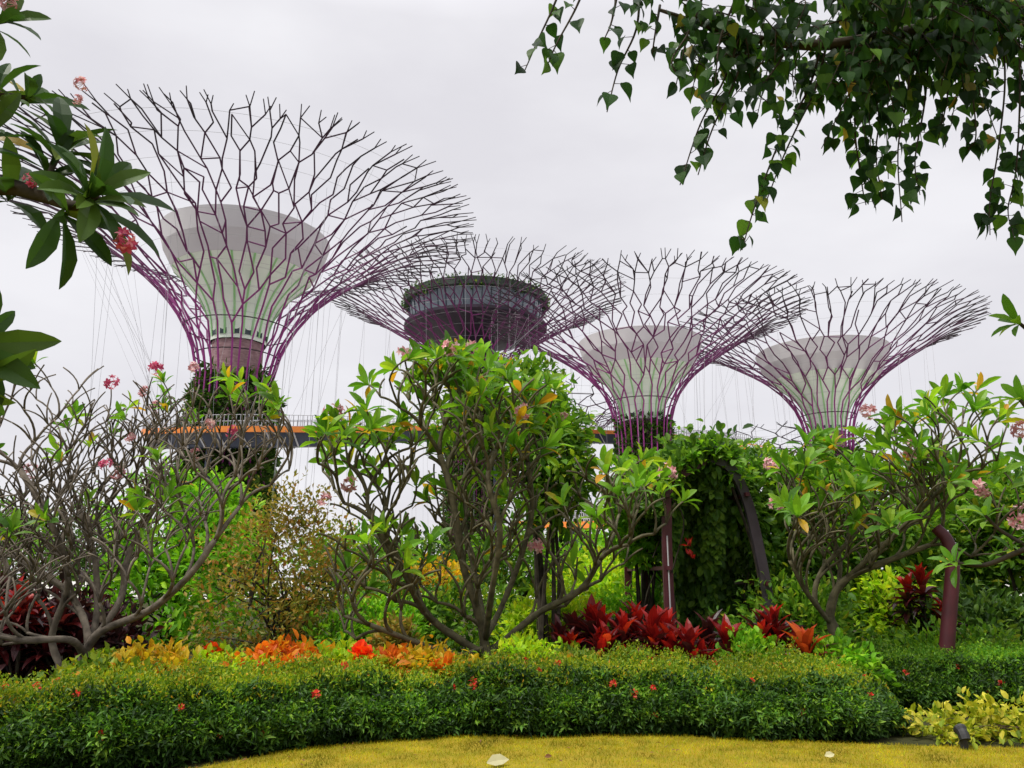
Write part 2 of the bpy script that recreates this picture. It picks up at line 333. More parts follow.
for (px, py, mm, s, lab) in [(497, 763, 'leaf_pale', .17, 'pale curled fallen leaf lying on the front lawn'), (548, 757, 'leaf_brown', .06, 'tiny dark brown fallen leaf on the lawn beside the pale one'), (830, 756, 'leaf_pale', .09, 'small flat straw coloured fallen leaf on the right of the lawn')]:
    p = onground(px, py, .075); g = MB(); leaves(g, [p - np.array([s / 2, 0, 0])], np.array([[1, .3, .12]]), np.array([[.1, -.7, .7]]), s * 1.15, L_OVAL, wid=1.3)
    tag(g.build('fallen_leaf', M[mm]), lab, 'leaf')

# ------------------------------------------------------------------ steel tree towers
def tower(px, pyc, D, prof, core, label, rod=.10, n0=30, splits=(1.1, .82), neck=3, seed=1, disc=None, trunk_r=2.7, plant=.5, strips=20):
    rg = np.random.default_rng(seed)
    x0 = at(px, pyc, D)[0]; zr = prof[-1][1]
    root = empty('steel_tree_tower', (x0, D, 0), label, 'tower', 'steel tree towers of the garden')
    c = np.array([x0, D, 0.])
    sp = smoothpath([(r, 0, z) for r, z in prof], 12)[:, [0, 2]]
    arc = np.concatenate([[0], np.cumsum(np.linalg.norm(np.diff(sp, axis=0), axis=1))]); arc /= arc[-1]
    sn = arc[neck * 12]
    def surf(s, th):
        if s <= 1: r, z = np.interp(s, arc, sp[:, 0]), np.interp(s, arc, sp[:, 1])
        else:
            d = (sp[-1] - sp[-4]) / (arc[-1] - arc[-4]); r, z = sp[-1] + d * (s - 1)
        return np.array([r * math.cos(th), r * math.sin(th), z])
    L = 13
    segs = [[] for _ in range(n0)]
    tips = []
    for i in range(n0):
        th = 2 * PI * (i + rg.uniform(-.2, .2)) / n0
        prev = np.array([sp[0, 0] * math.cos(th), sp[0, 0] * math.sin(th), 0.5])
        for s in np.linspace(0, sn, 4):
            q = surf(s, th); segs[i].append((prev, q, rod * 1.25, rod * 1.2)); prev = q
        tips.append([th, i, prev])
    for j in range(1, L + 1):
        f = j / L; s = sn + (1 - sn) * f; rr = np.interp(s, arc, sp[:, 0])
        need = int(2 * PI * rr / (splits[0] + (splits[1] - splits[0]) * f))
        ns = max(0, min(need - len(tips), len(tips) * 2 // 3)) if j >= 2 else 0
        pick = set()
        if ns:                                                   # split where the ribs stand furthest apart
            t_ = np.array([t[0] for t in tips]); gp = np.roll(t_, -1); gp[-1] += 2 * PI; gn = np.roll(t_, 1); gn[0] -= 2 * PI
            pick = set(np.argsort(-(gp - gn) * rg.uniform(.75, 1.25, len(t_)))[:ns])
        new = []
        dth = 2 * PI / max(len(tips), 1)
        for k, (th, i, p) in enumerate(tips):
            if k in pick: new += [[th - .25 * dth, i, p], [th + .25 * dth, i, p]]
            else: new.append([th, i, p])
        m = len(new); dth = 2 * PI / m
        ths = np.array([t[0] for t in new])
        for _ in range(16):
            up = np.roll(ths, -1); up[-1] += 2 * PI; dn = np.roll(ths, 1); dn[0] -= 2 * PI
            ths = ths + .35 * ((up + dn) / 2 - ths)
        amp = .48 * min(1, f * 2.2)
        pos = ths + ((-1.0) ** (np.arange(m) + j)) * amp * dth * rg.uniform(.3, 1.2, m) + rg.normal(0, .07, m) * dth * min(1, f * 3)
        ss = s + rg.uniform(-.42, .42, m) * (1 - sn) / L * min(1, f * 3)
        if j == L: ss = np.minimum(ss, 1.0)
        if j >= 2:
            for k in range(m - 1):
                if (k + j) % 2 == 0 and rg.random() < .26 and new[k][2] is not new[k + 1][2]:
                    mid = (pos[k] + pos[k + 1]) / 2; pos[k] = pos[k + 1] = mid; ss[k] = ss[k + 1] = (ss[k] + ss[k + 1]) / 2
        r0 = rod * (1.2 - .38 * (j - 1) / L); r1 = rod * (1.2 - .38 * j / L)
        out = []
        for k in range(m):
            if j > L * .7 and rg.random() < .035: continue
            q = surf(ss[k], pos[k]); segs[new[k][1]].append((new[k][2], q, r0, r1)); out.append([ths[k], new[k][1], q, ss[k], new[k][2]])
        if j >= 4:
            for k in range(len(out) - 1):                       # short links across to the neighbouring rib
                if rg.random() < .12: segs[out[k][1]].append((out[k][2], out[k + 1][2], r1 * .9, r1 * .9))
                elif rg.random() < .2: segs[out[k][1]].append((out[k][2], out[k + 1][4], r1 * .85, r1 * .85))
        tips = [t[:3] for t in out]
        if j == L:
            for th, i, q, s_, _ in out:
                u = rg.random(); dd = dth
                angs = (-.38, .38) if u < .5 else ((rg.choice([-.45, .45]),) if u < .85 else ())
                a0 = math.atan2(q[1], q[0])
                for a_ in angs:
                    segs[i].append((q, surf(s_ + rg.uniform(.025, .06), a0 + a_ * dd), rod * .66, rod * .55))
    zshift = np.array([0, 0, zr])
    for i in range(n0):
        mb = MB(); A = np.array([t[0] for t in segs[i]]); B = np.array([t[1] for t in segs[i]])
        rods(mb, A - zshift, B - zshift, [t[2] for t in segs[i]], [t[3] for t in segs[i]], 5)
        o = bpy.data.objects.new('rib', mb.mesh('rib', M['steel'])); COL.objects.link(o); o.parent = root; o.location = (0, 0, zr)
    for s in np.linspace(sn + .12 * (1 - sn), .97, 9):
        r, z = np.interp(s, arc, sp[:, 0]), np.interp(s, arc, sp[:, 1]); th = np.linspace(0, 2 * PI, 61)
        ring = np.stack([r * np.cos(th), r * np.sin(th), np.full(61, z)], 1); mb = MB(); rods(mb, ring[:-1], ring[1:], .016, .016, 3, caps=False)
        o = mb.build('ring_cable', M['cable']); o.parent = root
    # steel hoops round the neck
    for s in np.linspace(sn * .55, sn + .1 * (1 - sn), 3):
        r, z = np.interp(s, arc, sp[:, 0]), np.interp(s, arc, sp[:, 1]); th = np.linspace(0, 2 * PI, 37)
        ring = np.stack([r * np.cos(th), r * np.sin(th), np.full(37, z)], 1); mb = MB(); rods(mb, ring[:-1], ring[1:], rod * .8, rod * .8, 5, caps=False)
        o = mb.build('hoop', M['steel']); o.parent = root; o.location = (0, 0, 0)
    nz = core[0][1]; nr = core[0][0]
    # trunk, planted
    mb = MB(); lathe(mb, (0, 0, 0), [(trunk_r * 1.1, 0), (trunk_r, nz * .5), (trunk_r, nz * .72)], 24, close=True)
    o = mb.build('trunk', M['bark_dark'], smooth=True); o.parent = root; trunk = o
    n_ = 12000; th = rg.uniform(0, 2 * PI, n_); zz = rg.uniform(.5, nz * (1.0 if plant > .7 else .86), n_) * rg.uniform(.93, 1.03, n_); rr = np.where((zz < prof[1][1] + 1) | (plant > .7), prof[0][0] * .93, trunk_r) + (rg.uniform(-.9, .2, n_) if plant > .7 else rg.uniform(-.35, plant + .5, n_)) + .3 * np.sin(th * 5 + zz * 1.3) * (plant > .3)
    P = np.stack([rr * np.cos(th), rr * np.sin(th), zz], 1); D = np.stack([np.cos(th), np.sin(th), rg.normal(-.2, .6, n_)], 1) + rg.normal(0, .5, (n_, 3))
    mb = MB(); leaves(mb, P, D, rdir(n_), rg.uniform(.5, 1.1, n_), L_SMALL); o = mb.build('planting', M['l_dark']); under(o, trunk)
    if prof[-1][0] > 18:
        for q in range(26):
            th = rg.uniform(0, 2 * PI); r_ = rg.uniform(prof[4][0] * 1.1, prof[-2][0]); z_ = np.interp(r_, sp[:, 0], sp[:, 1]); e = np.array([math.cos(th), math.sin(th), 0])
            mb = MB(); rods(mb, [e * r_ + [0, 0, z_]], [e * r_ * rg.uniform(.8, 1) + [0, 0, .1]], .017, .017, 3, caps=False); o = mb.build('stay_wire', M['cable']); o.parent = root
    if disc is None:
        mb = MB(); lathe(mb, (0, 0, 0), [(nr * .92, nz * .70), (nr * .92, nz * .985)], 32, close=True); o = mb.build('neck', M['brick'], smooth=False); o.parent = root
        k = len(core) - 4
        mb = MB(); lathe(mb, (0, 0, -nz), [(nr, nz * .985)] + [(q[0], q[2]) for q in smoothpath([(r, 0, z) for r, z in core[:k + 1]], 4)], 96); o = mb.build('funnel', M['core'], smooth=True); o.parent = root; o.location = (0, 0, nz); funnel = o
        br, bz = core[k]
        mb = MB(); lathe(mb, (0, 0, 0), [(br - .02, bz)] + [(core[k][0] + .06, core[k][1] + .02)] + list(core[k + 1:]) + [(core[-1][0] - .35, core[-1][1] - .02), (core[-1][0] - .4, core[-1][1] - 1.0), (.4, core[-1][1] - 1.4)], 96); o = mb.build('rim_band', M['band'], smooth=False); under(o, funnel)
        cr = smoothpath([(r, 0, z) for r, z in core[:k + 1]], 4)
        for q in range(strips):
            th = 2 * PI * (q + .5) / strips; w = .10
            mb = MB(); Vv = []
            for r, _, z in cr:
                for dw, dr in ((-w, .02), (-w, .10), (w, .10), (w, .02)):
                    e = (r + dr) ; Vv.append((e * math.cos(th) - dw * math.sin(th), e * math.sin(th) + dw * math.cos(th), z))
            Fq = []
            for b in range(len(cr) - 1):
                for e in range(4): Fq.append((b * 4 + e, b * 4 + (e + 1) % 4, b * 4 + 4 + (e + 1) % 4, b * 4 + 4 + e))
            mb.add(Vv, np.array(Fq)); o = mb.build('colour_strip', M['strip']); under(o, funnel)
        wm = None
        for q in range(14):
            th = 2 * PI * q / 14
            if wm is None:
                mb = MB(); box(mb, (0, 0, 0), (.10, nr * .26, 1.0)); wm = mb.mesh('window', M['window'])
            o = bpy.data.objects.new('window', wm); COL.objects.link(o); under(o, funnel)
            o.location = ((nr + .03) * math.cos(th), (nr + .03) * math.sin(th), nz + .55); o.rotation_euler = (0, 0, th)
        # masts and small antennas on the roof
        for q in range(3):
            th = rg.uniform(0, 2 * PI); e = core[-1][0] * .55
            mb = MB(); tube(mb, [(e * math.cos(th), e * math.sin(th), core[-1][1] - .5), (e * math.cos(th), e * math.sin(th), core[-1][1] + 1.6)], .06, 5); o = mb.build('mast', M['grey_steel']); o.parent = root
    else:
        disc(root, rg)
    return root

core1 = [(2.9, 26.2), (3.3, 28.4), (4.3, 30.5), (5.8, 32.3), (7.3, 33.7), (8.5, 35.8), (9.1, 37.9), (9.0, 37.95)]
def scaled(core, r0, z0, r1, z1):
    a0, b0 = core[0]; a1, b1 = core[-2]
    return [(r0 + (r - a0) / (a1 - a0) * (r1 - r0), z0 + (z - b0) / (b1 - b0) * (z1 - z0)) for r, z in core]
tower(247, 240, 82, [(3.9, 16), (3.9, 19), (3.9, 22), (4.6, 25), (6.0, 28), (8.2, 31), (11.4, 34), (15.5, 37), (20, 39.3), (23.9, 40.1)], core1,
      'largest purple steel tree tower, nearest, holding a white funnel', .086, 27, seed=3)
tower(640, 350, 110, [(3.7, 14), (3.7, 17), (3.8, 20.5), (4.1, 23), (5.2, 26.3), (7.4, 29.2), (10.6, 31.8), (14.6, 34.4), (19, 37), (22.5, 38.1)], scaled(core1, 2.9, 23, 8.9, 34.2),
      'steel tree tower with a pale green funnel and a rough vine covered trunk', .09, 26, (1.12, .88), seed=5, neck=3, plant=.9)
tower(822, 360, 115, [(3.2, 13), (3.2, 16), (3.2, 19.5), (3.4, 22), (4.5, 25.6), (7.2, 29.2), (10.6, 31.9), (14.5, 34.3), (18.2, 36.4), (21.2, 37.3)], scaled(core1, 2.35, 22.3, 9.6, 34.2),
      'steel tree tower with pale green funnel furthest to the right', .09, 26, (1.12, .88), seed=8)
def disc2(root, rg):
    mb = MB(); lathe(mb, (0, 0, 0), [(3.6, 24), (3.6, 40.6), (5, 41.1), (9, 41.8), (11.6, 42.6), (12.5, 43.2), (12.5, 43.7), (11.4, 43.85)], 72); o = mb.build('bowl', plain('plum dark bowl', (.016, .011, .02), (.03, .018, .034), .6, .5), smooth=False); o.parent = root
    mb = MB(); lathe(mb, (0, 0, 0), [(11.3, 43.8), (11.8, 47.2)], 72); gl = mb.build('glazing', M['glass']); gl.parent = root
    for q in range(48):
        mb = MB(); th = 2 * PI * q / 48; e = np.array([math.cos(th), math.sin(th), 0]); tube(mb, [e * 11.38 + [0, 0, 43.8], e * 11.88 + [0, 0, 47.2]], .07, 4); o = mb.build('mullion', M['navy']); under(o, gl)
    mb = MB(); lathe(mb, (0, 0, 0), [(11.6, 47.15), (12.6, 47.25), (12.7, 48.5), (11.2, 48.8), (.4, 49.1)], 72); o = mb.build('roof', plain('dark roof edge', (.03, .04, .035), (.05, .06, .05), 1, .8)); o.parent = root; rf = o
    n_ = 2600; th = rg.uniform(0, 2 * PI, n_); rr = 12.3 + rg.uniform(-1, .6, n_); zz = rg.uniform(46.9, 49, n_) + .3 * np.sin(th * 9)
    P = np.stack([rr * np.cos(th), rr * np.sin(th), zz], 1); D = np.stack([np.cos(th), np.sin(th), rg.normal(0, .7, n_)], 1) + rg.normal(0, .5, (n_, 3))
    mb = MB(); leaves(mb, P, D, rdir(n_), rg.uniform(.35, .7, n_), L_SMALL); o = mb.build('roof_planting', M['l_dark']); under(o, rf)
tower(476, 310, 132, [(4.2, 24), (4.2, 28), (4.4, 33), (4.9, 35.6), (7, 38.4), (10, 40.8), (14, 43.2), (18.5, 46), (22, 47.9), (24.8, 48.9)], [(3.6, 36), (3.6, 37)] * 3,
      'steel tree tower crowned by a dark disc shaped viewing deck', .095, 31, (1.1, .9), seed=11, disc=disc2, trunk_r=3.3)
mini = lambda z0, r0: scaled(core1, r0 * .75, z0, r0 * 2.2, z0 + 5)
tower(785, 440, 135, [(2.2, 8), (2.2, 11), (2.3, 13), (2.5, 15), (3.6, 17.5), (5.6, 19.6), (8.4, 21.4), (11.5, 23), (13.8, 24.3)], mini(14.6, 2.2),
      'low distant steel tree tower, only rim twigs showing over the right foliage', .09, 20, (1.3, 2.0), seed=14, trunk_r=1.6, plant=.3)
tower(566, 420, 128, [(2.4, 10), (2.4, 14), (2.5, 17), (2.7, 19.5), (3.8, 22.4), (5.8, 24.8), (8.6, 26.8), (11.5, 28.4), (13.6, 29.6)], mini(19, 2.3),
      'small distant steel tree tower behind the middle frangipani', .09, 20, (1.3, 2.0), seed=17, trunk_r=1.8, plant=.3)

# ------------------------------------------------------------------ skyway
def walkway(name, label, pts, w, fascia, truss, rail_h, per=10, piers=(), cables=()):
    path = smoothpath(pts, per); root = empty(name, path[len(path) // 2] * np.array([1, 1, 0]), label, 'walkway')
    t = nrm(np.gradient(path, axis=0) * np.array([1, 1, 0])); side = np.stack([t[:, 1], -t[:, 0], np.zeros(len(t))], 1)
    up = np.array([0, 0, 1.])
    def sweep(prof, m, nm):
        prof = np.array(prof); k = len(prof); mb = MB()
        V = path[:, None] + prof[None, :, :1] * side[:, None] + prof[None, :, 1:] * up
        i = np.arange(k); j = (i + 1) % k
        q = np.concatenate([np.stack([r * k + i, r * k + j, (r + 1) * k + j, (r + 1) * k + i], 1) for r in range(len(path) - 1)])
        mb.add(V.reshape(-1, 3), [q, i[::-1][None], ((len(path) - 1) * k + i)[None]]); return mb.build(nm, m, root)
    sweep([(-w / 2, -.12), (w / 2, -.12), (w / 2, 0), (-w / 2, 0)], M['grey_steel'], 'deck')
    for s in (-1, 1):
        a, b = sorted((s * (w / 2 + .02), s * (w / 2 + .2))); sweep([(a, -fascia), (b, -fascia), (b, .12), (a, .12)], M['orange_paint'], 'edge_beam')
    if truss:
        sweep([(-w * .46, -.15), (-w * .2, -truss), (w * .2, -truss), (w * .46, -.15)], M['navy'], 'underside')
        for k in range(0, len(path) - 1, 3):
            for s in (-1, 1):
                mb = MB(); rods(mb, [path[k] + side[k] * s * w * .47 - up * .2], [path[k + 1] + side[k + 1] * s * w * .22 - up * (truss + .06)], .1, .1, 4); mb.build('truss_bar', M['grey_steel'], root)
    for s in (-1, 1):
        mb = MB(); e = path + side * s * (w / 2 + .1)
        fine = np.concatenate([e[:-1] + (e[1:] - e[:-1]) * f for f in (0, .5)])
        rods(mb, fine, fine + up * rail_h, .035, .035, 4)
        for h in (rail_h, rail_h * .5): rods(mb, e[:-1] + up * h, e[1:] + up * h, .03, .03, 4)
        mb.build('railing', M['grey_steel'], root)
    for p in piers:
        mb = MB(); tube(mb, [np.array([p[0], p[1], 0]), np.array(p)], .3, 8); mb.build('pier', M['navy'], root)
    for a, b in cables:
        mb = MB(); rods(mb, [a], [b], .014, .014, 3, caps=False); mb.build('cable', M['cable'], root)
    return root
sk = [at(262, 434, 92), at(180, 434, 88), at(158, 432, 82), at(190, 431, 77), at(250, 430, 76), at(330, 430, 80), at(400, 428, 90), at(480, 428, 104), at(560, 431, 117), at(640, 434, 124), at(690, 437, 121), at(720, 441, 112), at(760, 448, 100)]
zs = np.linspace(sk[2][2], sk[9][2], len(sk)); cab = []
skp = smoothpath(sk, 10)
x1, x3 = at(247, 240, 82)[0], at(640, 350, 110)[0]
for k in range(14, 50, 2):
    th = math.atan2(skp[k][1] - 82, skp[k][0] - x1) + rng.normal(0, .25); r_ = rng.uniform(13, 22)
    cab.append((np.array([x1 + r_ * math.cos(th), 82 + r_ * math.sin(th), np.interp(r_, [8.2, 11.4, 15.5, 20, 24], [31, 34, 37, 39.3, 40.1])]), skp[k] + [rng.normal(0, .6), 0, 0]))
for k in range(62, 108, 2):
    th = math.atan2(skp[k][1] - 110, skp[k][0] - x3) + rng.normal(0, .3); r_ = rng.uniform(11, 20)
    cab.append((np.array([x3 + r_ * math.cos(th), 110 + r_ * math.sin(th), np.interp(r_, [7.4, 10.6, 14.6, 19, 22.5], [29.2, 31.8, 34.4, 37, 38.1])]), skp[k] + [rng.normal(0, .6), 0, 0]))
walkway('skyway', 'long curved orange edged aerial walkway slung between the steel towers', sk, 2.8, .45, 1.7, 1.25, piers=[skp[34] - [0, 0, 1.2], skp[72] - [0, 0, 1.2]], cables=cab)
lo = [at(520, 523, 70), at(580, 524, 66), at(625, 522, 64), at(700, 521, 66)]
walkway('footbridge', 'low orange edged footbridge glimpsed through the middle frangipani', lo, 2.0, .4, 0, 1.0, piers=[lo[1] - [0, 0, .3], lo[2] - [0, 0, .3]])

# ------------------------------------------------------------------ shrubs and leafy trees
def ell(px0, px1, pyt, pyb, Y, dy=None):
    cx, cy = (px0 + px1) / 2, (pyt + pyb) / 2
    c = at(cx, cy, Y); rx = abs(at(px1, cy, Y)[0] - at(px0, cy, Y)[0]) / 2; rz = abs(at(cx, pyt, Y)[2] - at(cx, pyb, Y)[2]) / 2
    return c, np.array([rx, dy if dy else max(.3, .75 * rx), rz])
def crown_points(ells, k, shell=.5):
    w = np.array([e[1][0] * e[1][2] for e in ells]); w /= w.sum(); pick = rng.choice(len(ells), k, p=w)
    C = np.array([e[0] for e in ells])[pick]; Rr = np.array([e[1] for e in ells])[pick]
    u = rdir(k); rad = shell + (1 - shell) * rng.random(k) ** .5
    wob = 1 + .22 * np.sin(u[:, 0] * 5 + pick * 2.1) * np.sin(u[:, 2] * 6 + pick) 
    return C + u * Rr * (rad * wob)[:, None], u
def shrub(name, label, cat, ells, clumps, per, size, T, m, cr=.16, group=None, bark='bark_brown', nst=7, stem_r=.02, droop=0., shell=.45, base=None, up=.3, zmin=.03, wid=1.0, gname=None, m2=None):
    ells = [ell(*e) for e in ells]
    P, u = crown_points(ells, clumps, shell); P[:, 2] = np.maximum(P[:, 2], zmin + .05)
    if base is None:
        wts = np.array([e[1][0] for e in ells]); base = (np.array([e[0] for e in ells]) * wts[:, None]).sum(0) / wts.sum()
    base = np.array([base[0], base[1], 0.])
    root = empty(name, base, label, cat, group)
    k = clumps * per; Pk = np.repeat(P, per, 0) + rng.normal(0, cr, (k, 3)) * [1, 1, .75]; uk = np.repeat(u, per, 0)
    Pk[:, 2] = np.maximum(Pk[:, 2], zmin)
    D = uk * .7 + rng.normal(0, .7, (k, 3)) + [0, 0, up - droop]; N = rng.normal(0, .6, (k, 3)) + [0, 0, 1] + uk * .3
    S = rng.uniform(size * .65, size * 1.25, k)
    mb = MB()
    leaves(mb, Pk, D, N, S, T, 0, wid)
    mb.build('foliage', M[m], root)
    mb = MB()
    for q in range(nst):
        e = P[rng.integers(len(P))]; b = base + np.array([rng.normal(0, .08), rng.normal(0, .08), 0])
        mid = b * .45 + e * .55 + np.array([rng.normal(0, .12), rng.normal(0, .12), .15 * (e[2] + .1)]); mid[:2] = mid[:2] * .6 + b[:2] * .4
        pts = smoothpath([b - [0, 0, .03], mid * .5 + b * .5 + rng.normal(0, .04, 3) * [1, 1, 0], mid, e], 4)
        tube(mb, pts, np.linspace(stem_r, stem_r * .25, len(pts)), 5)
        for _ in range(3):
            e2 = P[rng.integers(len(P))]; i = rng.integers(len(pts) // 2, len(pts) - 1)
            if np.linalg.norm(e2 - pts[i]) < 1.6:
                tube(mb, smoothpath([pts[i], (pts[i] + e2) / 2 + rng.normal(0, .06, 3), e2], 3), np.linspace(stem_r * .55, stem_r * .2, 7), 4)
    mb.build('stem', M[bark], root)
    return root
# far trees behind everything
far = [(-60, 60, 505, 590, 48, 'l_mid'), (50, 150, 520, 590, 56, 'l_dark'), (300, 420, 535, 600, 44, 'l_mid'), (400, 490, 540, 600, 52, 'l_dark'), (470, 570, 528, 600, 46, 'l_mid'), (560, 660, 540, 600, 40, 'l_bright'), (640, 760, 500, 600, 46, 'l_dark'), (880, 1000, 500, 600, 48, 'l_dark'), (980, 1100, 480, 600, 44, 'l_mid')]
flab = ['far broad green tree beyond the left frangipani', 'far dark round tree behind the left frangipani', 'far mid green tree left of the middle frangipani trunk', 'far dark tree seen through the middle frangipani forks', 'far mid green tree right of the middle frangipani fork', 'far bright green tree above the lime shrubs', 'far dark tree behind the vine arch', 'far dark tree behind the maroon post', 'far mid green tree at the right behind the garden']
for (a, b, t, bt, Y, mm), lab in zip(far, flab):
    w = b - a
    shrub('tree', lab, 'tree', [(a, b, t, bt, Y), (a + w * .1, a + w * .6, t - 6, bt - 20, Y + 1), (a + w * .45, b - w * .05, t + 5, bt, Y - 1)], 170, 12, .5, L_SMALL, mm, .55, 'far trees behind the garden', 'bark_dark', 6, .14)
G1 = 'leafy shrubs behind the frangipanis'
shrub('tree', 'bright green bushy tree behind the left frangipani', 'tree', [(110, 250, 478, 600, 19), (150, 270, 500, 640, 18), (90, 200, 540, 670, 18), (180, 250, 470, 540, 19)], 420, 14, .22, L_OVAL, 'l_bright', .22, G1, 'bark_dark', 9, .05)
shrub('tree', 'thin olive brown tree with tiny leaves between the two frangipanis', 'tree', [(215, 365, 500, 610, 14), (190, 300, 560, 660, 13.6), (270, 370, 545, 650, 13.8), (255, 330, 478, 540, 14)], 420, 13, .11, L_SMALL, 'l_olive', .15, G1, 'bark_dark', 10, .035, base=at(290, 600, 13.8))
shrub('shrub', 'dark green shrub under the olive tree', 'shrub', [(230, 330, 590, 670, 14.6)], 90, 14, .14, L_OVAL, 'l_mid', .14, G1)
shrub('shrub', 'dark plum leaved thicket below the left frangipani', 'shrub', [(-60, 70, 585, 700, 12.2), (20, 130, 600, 690, 12.6)], 260, 14, .2, L_OVAL, 'l_plum', .16, G1)
shrub('tree', 'mid green leafy tree close behind the middle frangipani', 'tree', [(495, 600, 395, 480, 14), (515, 598, 420, 520, 13.8), (480, 560, 360, 430, 14.2), (430, 520, 390, 450, 14.4)], 300, 14, .2, L_OVAL, 'l_mid', .17, G1, 'bark_dark', 8, .05, droop=.6, base=at(545, 600, 14))
shrub('tree', 'bright leafed slim tree touching the left of the vine arch', 'tree', [(618, 664, 495, 560, 14.6), (620, 664, 500, 556, 14.4), (640, 668, 465, 520, 14.6)], 170, 13, .2, L_OVAL, 'l_bright', .17, G1, 'bark_dark', 7, .04)
shrub('shrub', 'tall lime green shrub with a rounded top right of the middle frangipani', 'shrub', [(555, 650, 556, 610, 20), (590, 670, 575, 640, 19.5)], 240, 14, .18, L_OVAL, 'l_lime', .16, G1)
shrub('shrub', 'yellow green shrub beside the middle frangipani trunk', 'shrub', [(520, 600, 590, 655, 15), (505, 560, 610, 665, 14.5)], 200, 14, .15, L_OVAL, 'l_lime', .13, G1)
shrub('shrub', 'bright green shrub behind the red cordylines', 'shrub', [(590, 690, 590, 660, 16), (640, 700, 570, 650, 16.5)], 230, 14, .16, L_OVAL, 'l_bright', .14, G1)
shrub('shrub', 'mixed green shrub behind the middle frangipani trunk', 'shrub', [(350, 450, 575, 660, 16), (420, 520, 585, 660, 15.5)], 260, 14, .16, L_OVAL, 'l_mid', .15, G1)
shrub('shrub', 'yellow flecked shrub left of the middle frangipani trunk', 'shrub', [(340, 420, 600, 665, 13.4), (310, 370, 620, 670, 13.2)], 170, 13, .13, L_OVAL, 'l_bright', .12, G1)
shrub('shrub', 'rust orange shrub glimpsed between the middle frangipani stems', 'shrub', [(385, 470, 560, 610, 17.5)], 90, 12, .16, L_OVAL, 'l_gold', .14, G1)
shrub('shrub', 'small olive brown shrub left of the middle frangipani foot', 'shrub', [(375, 415, 620, 660, 12.6)], 60, 12, .13, L_OVAL, 'l_olive', .1, G1)
# right hand mass
shrub('tree', 'dense green leafy tree filling the space behind the right frangipani', 'tree', [(740, 850, 452, 560, 14.2), (800, 920, 460, 580, 14.6), (760, 880, 520, 640, 14), (720, 790, 450, 520, 14.4), (850, 940, 500, 640, 15)], 620, 14, .2, L_OVAL, 'l_mid', .17, G1, 'bark_dark', 12, .05, droop=.5)
shrub('tree', 'tall green tree behind the maroon post', 'tree', [(900, 1010, 470, 600, 16), (960, 1080, 465, 640, 15.6), (900, 1000, 560, 660, 16)], 420, 14, .22, L_OVAL, 'l_mid', .2, G1, 'bark_dark', 10, .06)
shrub('tree', 'mid green bushy tree rising at the right side over the other green trees', 'tree', [(960, 1070, 470, 540, 14.6), (1000, 1090, 500, 580, 14.2)], 200, 13, .2, L_OVAL, 'l_mid', .17, G1, 'bark_dark', 8, .05)
shrub('shrub', 'yellow green shrub lit between the right frangipani trunk and maroon post', 'shrub', [(862, 925, 575, 660, 13.2)], 110, 12, .15, L_OVAL, 'l_lime', .13, G1)
shrub('shrub', 'mid green shrub at the foot of the right frangipani', 'shrub', [(740, 860, 580, 680, 12.8)], 170, 13, .15, L_OVAL, 'l_mid', .14, G1)
shrub('shrub', 'dark shrub around the black trunk at the right', 'shrub', [(900, 1060, 590, 680, 13)], 220, 13, .17, L_OVAL, 'l_dark', .15, G1)
shrub('shrub', 'leafy green shrub low behind the second hedge', 'shrub', [(880, 1040, 630, 690, 11.6)], 200, 13, .12, L_OVAL, 'l_mid', .12, G1)

# ------------------------------------------------------------------ vine arch and posts
def bar(mb, pts, w, d, m=0):
    # flat section bar along a path in one vertical plane
    pts = np.asarray(pts, float); t = nrm(np.gradient(pts, axis=0)); y = np.array([0, 1., 0]); sd = nrm(np.cross(t, y)); V = []
    for p, s in zip(pts, sd): V += [p - s * w / 2 - y * d / 2, p + s * w / 2 - y * d / 2, p + s * w / 2 + y * d / 2, p - s * w / 2 + y * d / 2]
    i = np.arange(4); j = (i + 1) % 4
    q = np.concatenate([np.stack([r * 4 + i, r * 4 + j, r * 4 + 4 + j, r * 4 + 4 + i], 1) for r in range(len(pts) - 1)])
    mb.add(np.array(V), [q, i[::-1][None], ((len(pts) - 1) * 4 + i)[None]], m)
YA = 12.8
archL = [at(667, y, YA) for y in (560, 500, 470)]
foot = lambda x, Y: np.array([at(x, 640, Y)[0], Y, 0.])
arch_root = empty('garden_arch', foot(715, YA + 1), 'steel garden arch wrapped in a dark leafy climber', 'arch')
lx = at(668, 580, YA)[0]; rx_ = at(768, 590, YA)[0]
apex = at(706, 458, YA)
left_leg = smoothpath([(lx, YA, -.02), (lx, YA, 1.3), (lx + .02, YA, 2.4), (lx + .1, YA, 3.0), apex], 6)
right_leg = smoothpath([(rx_ + .02, YA, -.02), (rx_, YA, 1.1), at(757, 540, YA), at(745, 495, YA), at(730, 468, YA), apex + [.06, 0, .02]], 6)
for k, dy in enumerate((0, 2.2, 4.4)):
    off = np.array([0, dy, 0])
    mb = MB(); bar(mb, left_leg + off, .15, .1); mb.build('post', M['maroon'], arch_root)
    mb = MB(); bar(mb, right_leg + off, .15, .1); mb.build('rib', M['slate'], arch_root)
for leg, idxs in ((left_leg, (8, 16)), (right_leg, (8, 18))):
    for i in idxs:
        mb = MB(); box(mb, leg[i] + [0, 2.2, 0], (.06, 4.7, .06)); mb.build('rail', M['maroon'], arch_root)
mb = MB(); tube(mb, [(lx - .0, YA - .09, .3), (lx - .0, YA - .09, 2.2)], .012, 6); mb.build('conduit', M['grey_steel'], arch_root)
